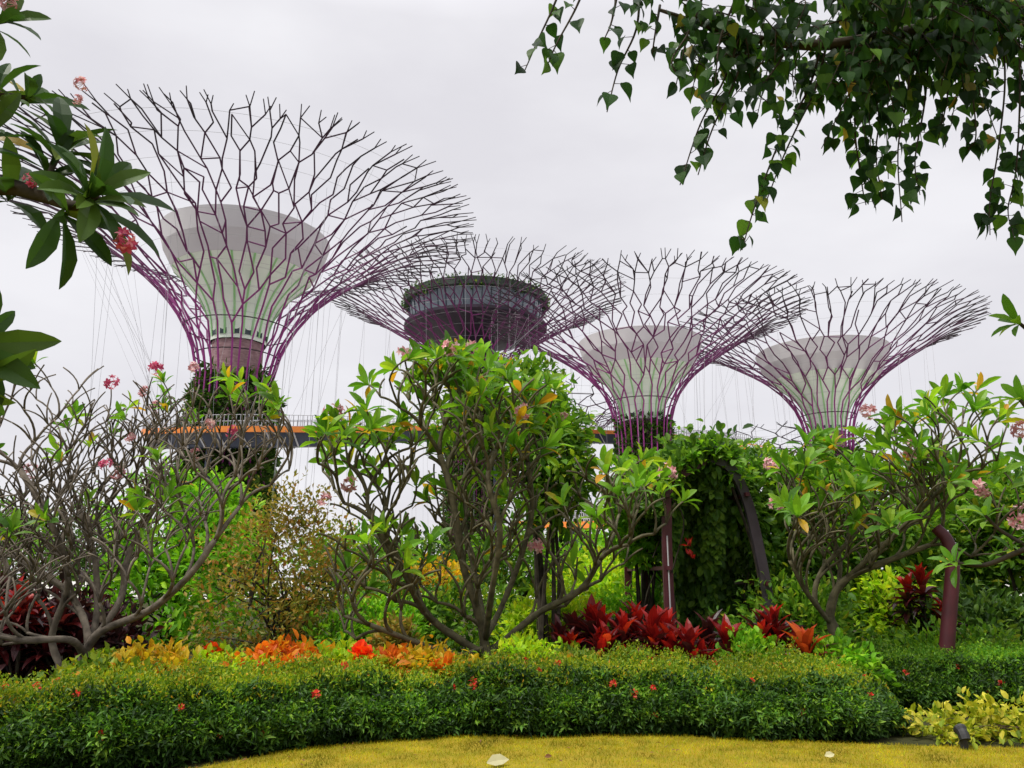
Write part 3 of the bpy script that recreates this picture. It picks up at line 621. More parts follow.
# climber over the arch: leaves on the vault
vine = empty('climber', foot(715, YA + 1.4), 'dark leafy climber hanging over the steel garden arch', 'climber')
vault = np.concatenate([left_leg, right_leg[::-1]]); va = np.concatenate([[0], np.cumsum(np.linalg.norm(np.diff(vault, axis=0), axis=1))]); va /= va[-1]
n = 15000; u = np.clip(rng.normal(.58, .16, n), .34, .97); P = np.stack([np.interp(u, va, vault[:, i]) for i in range(3)], 1)
nrmv = np.stack([(P[:, 0] - (lx + rx_) / 2) * 1.2, np.zeros(n), (P[:, 2] - 2.2)], 1); nrmv = nrm(nrmv)
P = P + nrmv * (rng.gamma(2., .09, n) + .02)[:, None]; P[:, 1] = YA + rng.uniform(.15, 4.8, n)
topb = u * 0 + (np.abs(u - .5) < .16)
P[:, 1] -= topb * (u < .56) * rng.uniform(0, .55, n)
P[:, 1] += ((u > .56) & (P[:, 1] < YA + .45)) * .6      # the front right rib stays bare
D = nrmv * .8 + rng.normal(0, .6, (n, 3)) + [0, -.3, -.5]; mb = MB(); leaves(mb, P, D, nrmv + rng.normal(0, .5, (n, 3)), rng.uniform(.10, .2, n), L_WIDE, wid=.8); mb.build('foliage', M['l_vine'], vine)
# hanging curtain inside the arch mouth
n = 6500; cx = rng.uniform(lx + .12, rx_ - .22, n); cz = rng.uniform(.5, 3.6, n); ok = cz < 3.75 - 1.2 * np.abs((cx - lx - .5)) ; cx, cz = cx[ok], cz[ok]; k = len(cx)
P = np.stack([cx, YA + .15 + np.clip((3.3 - cz) * .45, 0, .9) + rng.uniform(0, .5, k) + .25 * np.sin(cx * 9) , cz], 1); D = rng.normal(0, .5, (k, 3)) + [0, -.2, -1]
mb = MB(); leaves(mb, P, D, rng.normal(0, .4, (k, 3)) + [0, -1, .5], rng.uniform(.10, .2, k), L_WIDE, wid=.8); mb.build('hanging_foliage', M['l_vine'], vine)
# bright young growth on the crest
n = 2600; u = np.clip(rng.normal(.49, .06, n), .36, .60); P = np.stack([np.interp(u, va, vault[:, i]) for i in range(3)], 1); P[:, 2] += rng.uniform(.02, .2, n); P[:, 0] += rng.normal(0, .12, n); P[:, 1] += rng.uniform(-.25, 2.5, n)
mb = MB(); leaves(mb, P, rng.normal(0, .7, (n, 3)) + [0, -.4, -.1], rng.normal(0, .5, (n, 3)) + [0, -.2, 1], rng.uniform(.09, .17, n), L_WIDE, wid=.7); mb.build('young_foliage', M['l_bright'], vine)
for q in range(26):
    u0 = rng.uniform(.1, .9); p = np.array([np.interp(u0, va, vault[:, i]) for i in range(3)]) + [0, rng.uniform(0, 4.2), .04]
    mb = MB(); tube(mb, smoothpath([p, p + [rng.normal(0, .2), -.1, -.5], p + [rng.normal(0, .3), -.15, -min(1.3, p[2] - .3)]], 4), .012, 4); mb.build('hanging_stem', M['bark_dark'], vine)
for s in (lx + .07, rx_ - .1):
    mb = MB(); tube(mb, smoothpath([(s, YA + .2, -.02), (s + .05, YA + .16, 1), (s - .03, YA + .2, 2), (s + (.1 if s < 2.6 else -.3), YA + .2, 3)], 6), .025, 6); mb.build('climbing_stem', M['bark_dark'], vine)

for (px, py) in ((688, 545), (692, 557)):
    p = at(px, py, YA - .08); k = 13; fb = MB(); leaves(fb, p + rng.normal(0, .02, (k, 3)), rng.normal(0, .4, (k, 3)) + [0, -.4, .8], rdir(k), rng.uniform(.06, .13, k), L_OVAL); fb.build('red_bract', M['l_red'], vine)
# maroon post of the next arch and dark trunk beside it
p1 = empty('garden_post', foot(948, 10.6), 'maroon painted post leaning out of the second hedge', 'post')
mb = MB(); X0 = at(946, 668, 10.6)[0]; top = at(952, 580, 10.6); tube(mb, smoothpath([(X0, 10.6, -.02), (X0 + .01, 10.6, .5), top, at(952, 560, 10.6), at(947, 540, 10.62), at(936, 528, 10.7)], 5), np.linspace(.1, .075, 26), 14); mb.build('shaft', M['maroon'], p1, smooth=True)
mb = MB(); lathe(mb, (X0, 10.6, 0), [(.17, 0), (.17, .05), (.1, .06)], 20, close=True); mb.build('base_plate', M['maroon'], p1)
t2 = empty('tree_stump', foot(907, 13.4), 'black shaded trunk stub behind the maroon post', 'tree')
mb = MB(); b_ = foot(907, 13.4); tube(mb, smoothpath([b_ - [0, 0, .02], b_ + [0.02, 0, .8], b_ + [-.02, 0, 1.2], b_ + [.02, .02, 1.45]], 4), np.linspace(.26, .2, 13), 12); mb.build('trunk', M['bark_dark'], t2, smooth=True)

# ------------------------------------------------------------------ frangipanis
def flower_mesh(matname, seed, nf=11, rad=.12, ps=.07):
    rg = np.random.default_rng(seed); mb = MB()
    u = nrm(rg.normal(size=(nf, 3)) + [0, 0, .25]); C = u * rad * rg.uniform(.55, 1, nf)[:, None]
    for c, d in zip(C, u):
        a = nrm(np.cross(d, rg.normal(size=3))); b = np.cross(d, a)
        th = np.arange(5) * 2 * PI / 5; D = np.cos(th)[:, None] * a + np.sin(th)[:, None] * b + d * .35
        leaves(mb, np.repeat(c[None], 5, 0), D, np.repeat(d[None], 5, 0), rg.uniform(ps * .85, ps * 1.2), L_OVAL, wid=1.25)
    rods(mb, np.zeros((nf, 3)) - [0, 0, .05], C, .006, .004, 3)
    return mb.mesh('flower_cluster', M[matname])
FL = [flower_mesh('petal', 1), flower_mesh('petal', 2, 8, .10), flower_mesh('petal_deep', 3, 9, .10), flower_mesh('petal', 4, 14, .14)]
def rosette(mb, P, d, k, size, T=L_FRANGI, spread=(.35, 1.3), droop=.0, wid=1.0):
    a = nrm(np.cross(d, [.3, .1, 1.])); b = np.cross(d, a); i = np.arange(k); th = i * 2.4 + rng.uniform(0, 6)
    el = np.linspace(spread[0], spread[1], k) + rng.normal(0, .1, k)
    rad = np.cos(th)[:, None] * a + np.sin(th)[:, None] * b
    D = np.cos(el)[:, None] * d + np.sin(el)[:, None] * rad + [0, 0, -droop]
    N = -rad * np.cos(el)[:, None] + d * np.sin(el)[:, None] + [0, 0, .25] + rng.normal(0, .12, (k, 3))
    leaves(mb, np.repeat(P[None], k, 0) - d * rng.uniform(0, .06, k)[:, None], D, N, size * rng.uniform(.7, 1.15, k), T, 0, wid)
def frangipani(label, base, stems, poly, dmax, maxseg, seg, r0, bark, leafy, flowers, leafm='l_frangi', lsize=.24, seed=1, fork=(28, 58), tip=.013, fmesh=(0, 1, 3), curve=.35, uptrop=.22, decay=.93, nleaf=(8, 13), expo=3.5, fscale=1.0):
    rg = np.random.default_rng(seed); base = np.asarray(base, float); Y0 = base[1]
    root = empty('frangipani_tree', base, label, 'tree', 'frangipani trees in the garden')
    segs = []; ends = []
    q = []
    def curve_pts(p0, d0, p1):
        L = np.linalg.norm(p1 - p0); c = p0 + d0 * L * .5; t = np.linspace(0, 1, 6)[:, None]
        return (1 - t) ** 2 * p0 + 2 * t * (1 - t) * c + t ** 2 * p1
    def ok(p):
        x, y = proj(p); return inpoly(x, y, poly) and abs(p[1] - Y0) < dmax and p[2] > .25
    kids = {}
    for s in stems:
        pts = smoothpath(s, 5); segs.append([pts, None, 0]); ends.append(pts[-1]); q.append((len(segs) - 1, nrm(pts[-1] - pts[-2]), 0, pts[-1]))
        for f in (.4, .5, .6, .7, .8, .9):
            i = int(f * (len(pts) - 1))
            if pts[i][2] > .8: q.append((len(segs) - 1, nrm(pts[i + 1] - pts[i]), 1, pts[i]))
    h = 0
    while h < len(q) and len(segs) < maxseg:
        si, d, lv, p0 = q[h]; h += 1
        k = 2 if rg.random() < .62 else 3
        if p0 is not segs[si][0][-1] and segs[si][1] is None and lv == 1: k = 1
        made = []
        for c in range(k):
            best = None; L = seg * decay ** lv * rg.uniform(.75, 1.2)
            for _ in range(16):
                ang = R(rg.uniform(*fork)); a = nrm(np.cross(d, rg.normal(size=3))); dd = nrm(d * math.cos(ang) + a * math.sin(ang) + np.array([0, 0, uptrop]))
                p1 = p0 + dd * L; E = np.array(ends + made) if ends or made else np.zeros((1, 3))
                sc = min(np.min(np.linalg.norm(E - p1, axis=1)) / (seg * .5), 1.) + (1.2 if ok(p1) else 0) + rg.uniform(0, .15)
                if best is None or sc > best[0]: best = (sc, p1, dd)
            sc, p1, dd = best
            if not ok(p1) or sc < 1.55: continue
            made.append(p1); pts = curve_pts(p0, nrm(d * (.4 + curve) + dd * .4), p1)
            segs.append([pts, si, lv + 1]); kids.setdefault(si, []).append(len(segs) - 1)
            dn = nrm(pts[-1] - pts[-2] + np.array([0, 0, .12])); q.append((len(segs) - 1, dn, lv + 1, pts[-1]))
        ends += made
    # radii from the twigs down
    rad = [0] * len(segs)
    for i in range(len(segs) - 1, -1, -1):
        ch = kids.get(i, [])
        rad[i] = tip if not ch else min(r0 * .62, sum(rad[c] ** expo for c in ch) ** (1 / expo))
    mb = MB()
    for i, (pts, par, lv) in enumerate(segs):
        rs = rad[par] if par is not None else rad[i] * 1.35
        ra = np.linspace(min(rs, rad[i] * 1.3), rad[i], len(pts)); ra[-1] *= 1.05
        if i == 0: ra = np.interp(np.linspace(0, 1, len(pts)), [0, .35, 1], [r0 * 1.25, max(r0 * .6, rad[i]), rad[i]])
        ra = ra * (1 + rg.normal(0, .06, len(ra)))
        tube(mb, pts, ra, 7 if rad[i] > .03 else 5)
    mb.build('branches', M[bark], root, smooth=True)
    tips = [(segs[i][0][-1], nrm(segs[i][0][-1] - segs[i][0][-2])) for i in range(len(segs)) if i not in kids]
    lm = MB(); cand = []
    for p, d in tips:
        x, y = proj(p); pr = leafy(x, y)
        if rg.random() < pr: rosette(lm, p, nrm(d + [0, 0, .3]), int(rg.integers(*nleaf)), lsize)
        cand.append((x, y, p, d))
    lm.build('crown', M[leafm], root)
    used = set()
    for fx, fy in flowers:
        i = min((i for i in range(len(cand)) if i not in used), key=lambda i: (cand[i][0] - fx) ** 2 + (cand[i][1] - fy) ** 2); used.add(i)
        x, y, p, d = cand[i]
        o = bpy.data.objects.new('flower_cluster', FL[fmesh[int(rg.integers(len(fmesh)))]]); COL.objects.link(o); o.parent = root
        o.location = tuple(p + d * .1 + np.array([0, 0, .05]) - base); o.rotation_euler = tuple(rg.uniform(0, 6, 3)); s = rg.uniform(.75, 1.1) * fscale; o.scale = (s, s, s)
    return root, tips
def stem_px(pts): return [at(x, y, Y) for x, y, Y in pts]
# the middle one
b = foot(488, 11.0)
YB = 11.0
low = b + np.array([0, 0, .0])
cst = [[b - [0, 0, .03], at(487, 668, YB), at(484, 640, YB), at(478, 612, YB - .1), at(462, 560, YB - .2), at(452, 495, YB - .3), at(440, 455, YB - .3)],
       [at(486, 655, YB), at(460, 640, YB - .1), at(425, 612, YB - .3), at(398, 560, YB - .5), at(372, 520, YB - .6)],
       [at(486, 655, YB), at(505, 640, YB + .1), at(540, 612, YB), at(580, 590, YB - .2), at(600, 560, YB - .3)],
       [at(484, 648, YB), at(455, 655, YB - .4), at(410, 640, YB - .7), at(370, 625, YB - .9)],
       [at(484, 640, YB), at(500, 610, YB + .3), at(520, 560, YB + .4), at(532, 510, YB + .4), at(528, 462, YB + .3)],
       [at(486, 650, YB), at(480, 600, YB + .5), at(470, 550, YB + .8), at(462, 500, YB + .9), at(476, 452, YB + .8)],
       [at(485, 640, YB), at(492, 590, YB - .6), at(500, 530, YB - .9), at(488, 480, YB - 1), at(496, 450, YB - .9)]]
cpoly = [(345, 640), (318, 560), (312, 480), (318, 405), (360, 385), (410, 358), (480, 352), (545, 356), (585, 395), (625, 425), (660, 450), (690, 490), (660, 560), (620, 610), (540, 625), (470, 640)]
frangipani('frangipani with many bare upright forks and leafy top, centre of the bed', b, cst, cpoly, 1.7, 800, .44, .10, 'bark_olive',
           lambda x, y: .62 if y < 400 else (.55 if y < 450 else (.45 if (x < 350 or x > 610) and y < 500 else .12)),
           [(465, 360), (440, 350), (345, 410), (312, 490), (350, 495), (515, 420), (590, 420), (660, 470), (545, 575), (400, 350)], seed=5, lsize=.34, expo=3.8, uptrop=.28, tip=.0125, nleaf=(6, 10), decay=.95)
# the left, nearly bare one
b = foot(80, 9.6); YL = 9.6
lst = [[b - [0, 0, .03], at(78, 682, YL), at(82, 660, YL), at(100, 632, YL - .1), at(150, 610, YL - .3), at(190, 575, YL - .5), at(215, 540, YL - .5)],
       [at(82, 662, YL), at(88, 640, YL), at(80, 610, YL + .2), at(60, 585, YL + .3), at(20, 560, YL + .3)],
       [at(84, 655, YL), at(96, 620, YL + .3), at(95, 560, YL + .5), at(80, 510, YL + .6)],
       [b + [-.25, .3, -.03], at(60, 670, YL + .3), at(52, 635, YL + .3), at(68, 580, YL + .2), at(50, 520, YL), at(20, 470, YL)],
       [at(90, 645, YL), at(120, 600, YL + .3), at(130, 550, YL + .6), at(160, 500, YL + .8)],
       [at(84, 655, YL), at(70, 640, YL - .4), at(20, 640, YL - .8), at(-20, 630, YL - 1)]]
lpoly = [(-70, 640), (-80, 380), (-20, 345), (40, 335), (130, 350), (200, 365), (270, 385), (300, 450), (270, 510), (235, 540), (180, 600), (110, 625), (60, 640), (0, 650)]
frangipani('nearly bare grey frangipani with a net of thin branches, left of the bed', b, lst, lpoly, 1.7, 1250, .46, .082, 'bark_grey',
           lambda x, y: .34 if y < 368 else (.6 if x > 225 and y < 410 else .05),
           [(105, 395), (145, 395), (150, 415), (125, 450), (230, 440), (188, 458), (190, 380), (112, 480), (205, 430), (95, 470), (30, 480), (165, 345)], seed=9, lsize=.25, fmesh=(0, 1, 2), fork=(25, 58), nleaf=(5, 9), expo=3.3, fscale=.78, tip=.0078, decay=.95)
# the right ones
b = foot(838, 11.2); YR = 11.2
rst = [[b - [0, 0, .03], at(836, 640, YR), at(830, 610, YR), at(845, 580, YR - .1), at(890, 560, YR - .3), at(930, 545, YR - .4)],
       [at(832, 625, YR), at(815, 600, YR), at(822, 570, YR + .1), at(850, 540, YR + .2), at(880, 500, YR + .2)],
       [at(832, 625, YR), at(805, 590, YR - .2), at(790, 560, YR - .3)],
       [at(832, 615, YR), at(840, 560, YR + .4), at(820, 510, YR + .5)],
       [at(845, 580, YR - .1), at(900, 530, YR - .5), at(950, 480, YR - .7)]]
rpoly = [(800, 590), (788, 530), (775, 470), (800, 445), (860, 425), (915, 398), (990, 385), (1010, 420), (1070, 430), (1080, 560), (960, 590), (850, 610)]
frangipani('leafy frangipani with crooked pale stems beside the maroon post', b, rst, rpoly, 1.6, 380, .5, .10, 'bark_olive',
           lambda x, y: .6 if y < 480 else .35, [(890, 428), (912, 455), (808, 458), (775, 510), (975, 490), (1020, 510), (860, 420), (700, 470), (930, 470)], seed=13, lsize=.32, tip=.010, nleaf=(6, 10), decay=.95)
# frangipanis just outside the frame whose boughs reach in
def near_frangi(label, base, boughs, rosettes, flowers, lsize, lm='l_frangi_dark'):
    root = empty('frangipani_tree', base, label, 'tree', 'frangipani boughs reaching into view'); base = np.asarray(base, float)
    mb = MB(); fork = base + np.array([0, 0, 1.25])
    tube(mb, smoothpath([base - [0, 0, .03], base + [.03, .04, .6], fork], 6), np.linspace(.12, .085, 13), 10)
    for bo, r in boughs:
        pts = smoothpath([fork - [0, 0, .1]] + bo, 6) if r > .02 else smoothpath(bo, 6)
        tube(mb, pts, np.interp(np.linspace(0, 1, len(pts)), [0, .25, 1], [max(r, .06) if r > .02 else r, r, .011]), 7)
    mb.build('branches', M['bark_dark'], root, smooth=True)
    mb = MB()
    for p, d, k, s in rosettes: rosette(mb, p, nrm(np.asarray(d, float)), k, s * lsize, spread=(.5, 1.6), droop=.15, wid=.95)
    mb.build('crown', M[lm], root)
    for p, mi, s in flowers:
        o = bpy.data.objects.new('flower_cluster', FL[mi]); COL.objects.link(o); o.parent = root; o.location = tuple(np.asarray(p) - base); o.scale = (s, s, s); o.rotation_euler = (1, 2, rng.uniform(0, 6))
    return root
A = lambda x, y, Y: at(x, y, Y)
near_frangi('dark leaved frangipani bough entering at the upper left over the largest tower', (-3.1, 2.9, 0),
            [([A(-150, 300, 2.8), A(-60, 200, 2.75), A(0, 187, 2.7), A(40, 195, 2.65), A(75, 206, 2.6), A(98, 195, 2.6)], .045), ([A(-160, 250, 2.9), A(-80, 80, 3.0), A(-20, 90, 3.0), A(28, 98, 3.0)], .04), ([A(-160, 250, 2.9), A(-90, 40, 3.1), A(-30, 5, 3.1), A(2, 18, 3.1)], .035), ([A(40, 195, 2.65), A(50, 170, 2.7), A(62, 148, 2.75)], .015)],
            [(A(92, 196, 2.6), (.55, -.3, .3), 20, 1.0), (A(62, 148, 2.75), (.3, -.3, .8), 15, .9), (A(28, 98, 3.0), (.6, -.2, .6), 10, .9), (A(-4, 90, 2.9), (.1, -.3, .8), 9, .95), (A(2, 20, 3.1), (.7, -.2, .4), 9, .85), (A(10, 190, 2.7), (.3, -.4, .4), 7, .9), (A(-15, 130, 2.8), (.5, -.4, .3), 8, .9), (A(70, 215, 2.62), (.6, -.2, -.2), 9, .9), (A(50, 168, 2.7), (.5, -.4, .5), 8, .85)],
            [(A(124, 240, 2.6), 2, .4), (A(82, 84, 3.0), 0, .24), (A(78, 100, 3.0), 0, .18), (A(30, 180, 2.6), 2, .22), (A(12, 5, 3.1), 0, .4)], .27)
near_frangi('dark frangipani bough with large hanging leaves at the left above the bare frangipani', (-2.9, 2.2, 0),
            [([A(-200, 420, 2.1), A(-100, 330, 2.15), A(-50, 318, 2.2), A(-12, 330, 2.2)], .04)],
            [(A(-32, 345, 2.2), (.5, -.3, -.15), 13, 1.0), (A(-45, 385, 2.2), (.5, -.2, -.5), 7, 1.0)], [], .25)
near_frangi('green frangipani bough entering from the right side at mid height', (4.4, 5.6, 0),
            [([A(1180, 470, 5.5), A(1080, 450, 5.4), A(1035, 415, 5.3), A(1020, 400, 5.3)], .035), ([A(1180, 440, 5.5), A(1090, 380, 5.3), A(1040, 340, 5.2), A(1018, 322, 5.2)], .03), ([A(1180, 470, 5.5), A(1080, 470, 5.3), A(1030, 462, 5.2)], .03), ([A(1180, 500, 5.6), A(1090, 540, 5.7), A(1030, 548, 5.8), A(985, 565, 5.9), A(952, 562, 6.0)], .03), ([A(1030, 548, 5.8), A(1000, 530, 5.9), A(985, 515, 5.9)], .014)],
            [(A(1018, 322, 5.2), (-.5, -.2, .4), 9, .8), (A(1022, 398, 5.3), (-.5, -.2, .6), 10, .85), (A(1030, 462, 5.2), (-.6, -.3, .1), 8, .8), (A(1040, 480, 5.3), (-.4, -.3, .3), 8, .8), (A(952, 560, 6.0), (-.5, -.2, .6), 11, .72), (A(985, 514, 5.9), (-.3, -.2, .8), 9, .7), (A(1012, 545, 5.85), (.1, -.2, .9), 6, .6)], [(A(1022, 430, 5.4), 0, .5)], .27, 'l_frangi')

# ------------------------------------------------------------------ overhanging tree with heart shaped leaves
hb = np.array([4.9, 5.2, 0.])
heart = empty('overhanging_tree', hb, 'overhanging tree with dark heart shaped leaves on drooping twigs, upper right', 'tree')
tm = MB(); lm = MB()
tube(tm, smoothpath([hb - [0, 0, .03], hb + [.05, 0, 1.5], hb + [-.05, -.05, 3.2], hb + [-.25, -.1, 5.0], hb + [-.6, -.1, 6.3]], 6), np.linspace(.22, .13, 25), 12)
tm.build('trunk', M['bark_dark'], heart, smooth=True); tm = MB()
# limbs above the frame, then drooping twigs
limbs = [[hb + [-.2, -.1, 4.6], A(1010, 10, 5.0), A(920, 30, 4.8), A(820, 45, 4.7), A(740, 35, 4.6), A(660, 10, 4.6)],
         [hb + [-.3, -.1, 5.3], A(980, -60, 4.6), A(860, -40, 4.4), A(740, -30, 4.3), A(620, -40, 4.3), A(550, -20, 4.3)],
         [hb + [-.2, 0, 5.0], A(1020, -30, 5.4), A(940, -20, 5.4), A(850, 10, 5.3)]]
for l_ in limbs: p = smoothpath(l_, 6); tube(tm, p, np.linspace(.075, .012, len(p)), 7)
strands = [([(566, -25), (552, 10), (538, 40), (525, 70)], 4.3, 7), ([(590, -25), (575, 10), (556, 45), (545, 72)], 4.3, 7), ([(620, -20), (612, 20), (604, 40)], 4.3, 5), ([(640, -10), (636, 30), (618, 70), (607, 112)], 4.4, 9), ([(660, 5), (655, 35), (652, 55)], 4.5, 5),
           ([(690, 20), (684, 50), (676, 85)], 4.5, 7), ([(705, -10), (690, 30), (672, 60), (680, 78)], 4.3, 8), ([(740, 35), (724, 80), (700, 125), (680, 185)], 4.6, 14), ([(750, 40), (735, 80), (712, 130), (698, 175)], 4.6, 12), ([(735, 0), (720, 40), (715, 85)], 4.3, 8),
           ([(822, 45), (808, 90), (785, 130), (768, 170), (752, 215), (742, 250)], 4.7, 22), ([(826, 48), (815, 90), (798, 125), (782, 160), (765, 205)], 4.7, 16), ([(790, 45), (770, 75), (752, 95)], 4.6, 9), ([(850, 40), (845, 75), (818, 100)], 4.8, 9),
           ([(868, 35), (858, 90), (855, 130), (862, 185), (866, 205)], 4.9, 16), ([(890, 35), (884, 100), (876, 150), (882, 200)], 4.9, 16), ([(910, 30), (908, 90), (898, 150), (902, 222)], 4.8, 18), ([(930, 30), (925, 100), (915, 160), (920, 195)], 4.9, 15), ([(945, 30), (948, 90), (938, 140)], 4.9, 12),
           ([(975, 20), (972, 80), (976, 135), (968, 150)], 4.9, 14), ([(1000, 15), (1005, 80), (998, 150), (990, 200), (990, 235)], 5.0, 18), ([(1018, 10), (1020, 90), (1016, 170), (1008, 210), (1015, 240)], 5.0, 18), ([(1040, 10), (1036, 90), (1022, 150), (1020, 190)], 5.0, 14)]
def strand_leaves(pts, k, size, big=True):
    for i in range(k):
        f = (i + rng.uniform(.2, .9)) / k; p = pts[min(int(f * (len(pts) - 1)), len(pts) - 1)]
        out = rng.normal(0, 1, 3) * [1, .8, .25]; out = nrm(out); pet = p + out * rng.uniform(.03, .07) + [0, 0, .01]
        rods(tm, [p], [pet], .003, .002, 3, caps=False)
        D = np.array([out[0] * .35, out[1] * .35, -1.]) + rng.normal(0, .22, 3); N = np.array([rng.normal(0, .8), -1 + rng.normal(0, .5), .3])
        leaves(lm, [pet], D[None], N[None], size * rng.uniform(.7, 1.2) * (.75 + .35 * f), L_HEART)
for pp, Y, k in strands:
    pts = smoothpath([A(x, y, Y + rng.normal(0, .04)) for x, y in pp], 6); tube(tm, pts, np.linspace(.009, .0035, len(pts)), 4)
    strand_leaves(pts, int(k * (2.0 if pp[0][0] > 840 else 1.5)), .105)
# dense upper part: many short drooping twigs off the limbs
LP = [smoothpath(l_, 10) for l_ in limbs]
for q in range(350):
    lp = LP[rng.choice(3, p=[.45, .25, .3])]; i0 = int(rng.integers(10, len(lp))) ; s = lp[i0] + rng.normal(0, .05, 3)
    x, y = proj(s)
    if x < 690 or (x < 860 and rng.random() < .62): continue
    ln = rng.uniform(.25, .75) if x > 850 else rng.uniform(.2, .4)
    e = s + np.array([rng.normal(0, .22), rng.normal(0, .3), -ln]); pts = smoothpath([s, (s + e) / 2 + np.array([rng.normal(0, .08), rng.normal(0, .1), .1]), e], 5)
    tube(tm, pts, np.linspace(.007, .003, len(pts)), 4); strand_leaves(pts, int(6 + ln * 21), .105)
tm.build('limb', M['bark_dark'], heart, smooth=True); lm.build('crown', M['l_heart'], heart)

# ------------------------------------------------------------------ clipped hedges
def hedge(label, front, back_y, h, nside, ntop, shoots, seed, flowers, topm='l_shoot', endround=.5):
    rg = np.random.default_rng(seed); fr = np.asarray(front); u0 = np.concatenate([[0], np.cumsum(np.linalg.norm(np.diff(fr, axis=0), axis=1))]); u0 /= u0[-1]
    def S(u, v, inset=0.):
        fx, fy = np.interp(u, u0, fr[:, 0]), np.interp(u, u0, fr[:, 1]); by = back_y(fx)
        b = .06 * np.sin(fx * 2.3 + 1) * np.sin(v * 5 + fx) + .04 * np.sin(fx * 5.7 + v * 9) + .03 * np.sin(fx * 13 + v * 4)
        hh = h + .02 * np.sin(fx * 1.7) + .025 * np.sin(fx * 4.1 + 2)
        vv = np.clip(v / .28, 0, 1); tt = np.clip((v - .28) / .72, 0, 1)
        z = np.where(v < .28, hh * (.02 + .93 * vv ** .9), hh * .95 + .06 * np.sin(np.minimum(tt * 6, PI / 2)) + .05 * np.sin(tt * 9 + fx * 2) * tt)
        yy = np.where(v < .28, fy + .10 * (1 - np.sin(vv * PI)) - .05 + .22 * vv ** 4, fy + .17 + (by - fy - .17) * tt)
        e = np.minimum(np.minimum(u, 1 - u) * 12, 1); z = z * (1 - (1 - e) ** 2 * endround)
        yy = yy - b * (v < .3) ; z = z + b * .8 * (v > .25)
        yy = yy + inset * (v < .32); z = np.maximum(z - inset * (v > .2) * 1.1, .01)
        return np.stack([fx, yy, z], -1)
    cxy = fr.mean(0); root = empty('hedge', (cxy[0], cxy[1] + 1, 0), label, 'hedge', 'clipped flowering hedges')
    nu, nv = 90, 26; U, Vv = np.meshgrid(np.linspace(0, 1, nu), np.linspace(0, 1, nv), indexing='ij'); G = S(U, Vv, .10)
    G = np.concatenate([G, (G[:, -1:] * [1, 1, 0])], 1); nv += 1
    ii, jj = np.meshgrid(np.arange(nu - 1), np.arange(nv - 1), indexing='ij'); a = (ii * nv + jj).ravel(); mb = MB(); mb.add(G.reshape(-1, 3), np.stack([a, a + nv, a + nv + 1, a + 1], 1)); mb.build('shade_filler', M['shade_core'], root, smooth=True)  # solid dark filler sheet, inner shade put into its colour
    # sprigs of side leaves
    ns = nside // 9; u = rg.uniform(.0, 1, ns); v = rg.uniform(.01, .36, ns)
    gap = np.sin(u * 61 + 2 * np.sin(v * 23)) * np.sin(v * 31 + u * 37) + .5 * np.sin(u * 143 + v * 60)      # thin patches where the dark filler shows
    keep = (gap + .15 + v * 1.2 > -.2) | (rg.random(ns) < .2); u, v = u[keep], v[keep]; ns = len(u); P = S(u, v); out = np.stack([rg.normal(0, .4, ns), -np.ones(ns), .25 + v * 2], 1)
    P = P + nrm(out) * (rg.uniform(-.09, .06, ns) + (rg.random(ns) < .10) * rg.uniform(0, .13, ns))[:, None]
    k = 9; Pk = np.repeat(P, k, 0) + rg.normal(0, .025, (ns * k, 3)); D = np.repeat(nrm(out), k, 0) * .6 + rg.normal(0, .65, (ns * k, 3)) + [0, 0, -.1]
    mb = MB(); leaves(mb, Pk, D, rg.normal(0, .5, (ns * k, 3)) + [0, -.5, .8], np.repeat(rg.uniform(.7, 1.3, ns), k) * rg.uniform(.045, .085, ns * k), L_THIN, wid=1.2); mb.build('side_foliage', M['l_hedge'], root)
    nb = nside // 170; u = rg.uniform(0, 1, nb); v = .03 + .31 * rg.random(nb) ** .8; P = S(u, v); P[:, 1] -= rg.uniform(.02, .10, nb); mb = MB()
    for p in P: rosette(mb, p, nrm(np.array([rg.normal(0, .4), -.8, .45])), int(rg.integers(6, 11)), rg.uniform(.06, .10), L_THIN, (.4, 1.5), .15, 1.3)
    mb.build('sprigs', M['l_sprig'], root)
    ns = ntop // 8; u = rg.uniform(0, 1, ns); v = .24 + .76 * rg.uniform(0, 1, ns) ** 1.3; P = S(u, v); P[:, 2] += rg.uniform(-.05, .07, ns) + (rg.random(ns) < .25) * rg.uniform(0, .11, ns) + .05 * np.sin(P[:, 0] * 7 + P[:, 1] * 5) * np.sin(P[:, 0] * 3.1 - P[:, 1] * 8); P[:, 1] += rg.normal(0, .04, ns)
    k = 8; Pk = np.repeat(P, k, 0) + rg.normal(0, .028, (ns * k, 3)); D = rg.normal(0, .6, (ns * k, 3)) + [0, -.1, .65]; mb = MB()
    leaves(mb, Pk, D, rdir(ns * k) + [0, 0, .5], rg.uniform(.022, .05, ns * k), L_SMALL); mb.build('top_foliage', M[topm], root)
    ns = ntop // 20; u = rg.uniform(0, 1, ns); v = rg.uniform(.10, .36, ns) ; P = S(u, v); P[:, 1] -= rg.uniform(-.04, .05, ns); k = 8
    Pk = np.repeat(P, k, 0) + rg.normal(0, .026, (ns * k, 3)); D = rg.normal(0, .6, (ns * k, 3)) + [0, -.5, .25]
    mb = MB(); leaves(mb, Pk, D, rg.normal(0, .5, (ns * k, 3)) + [0, -.4, .8], rg.uniform(.04, .08, ns * k), L_THIN, wid=1.25); mb.build('upper_side_foliage', M['l_shoot_green'], root)
    fm = []
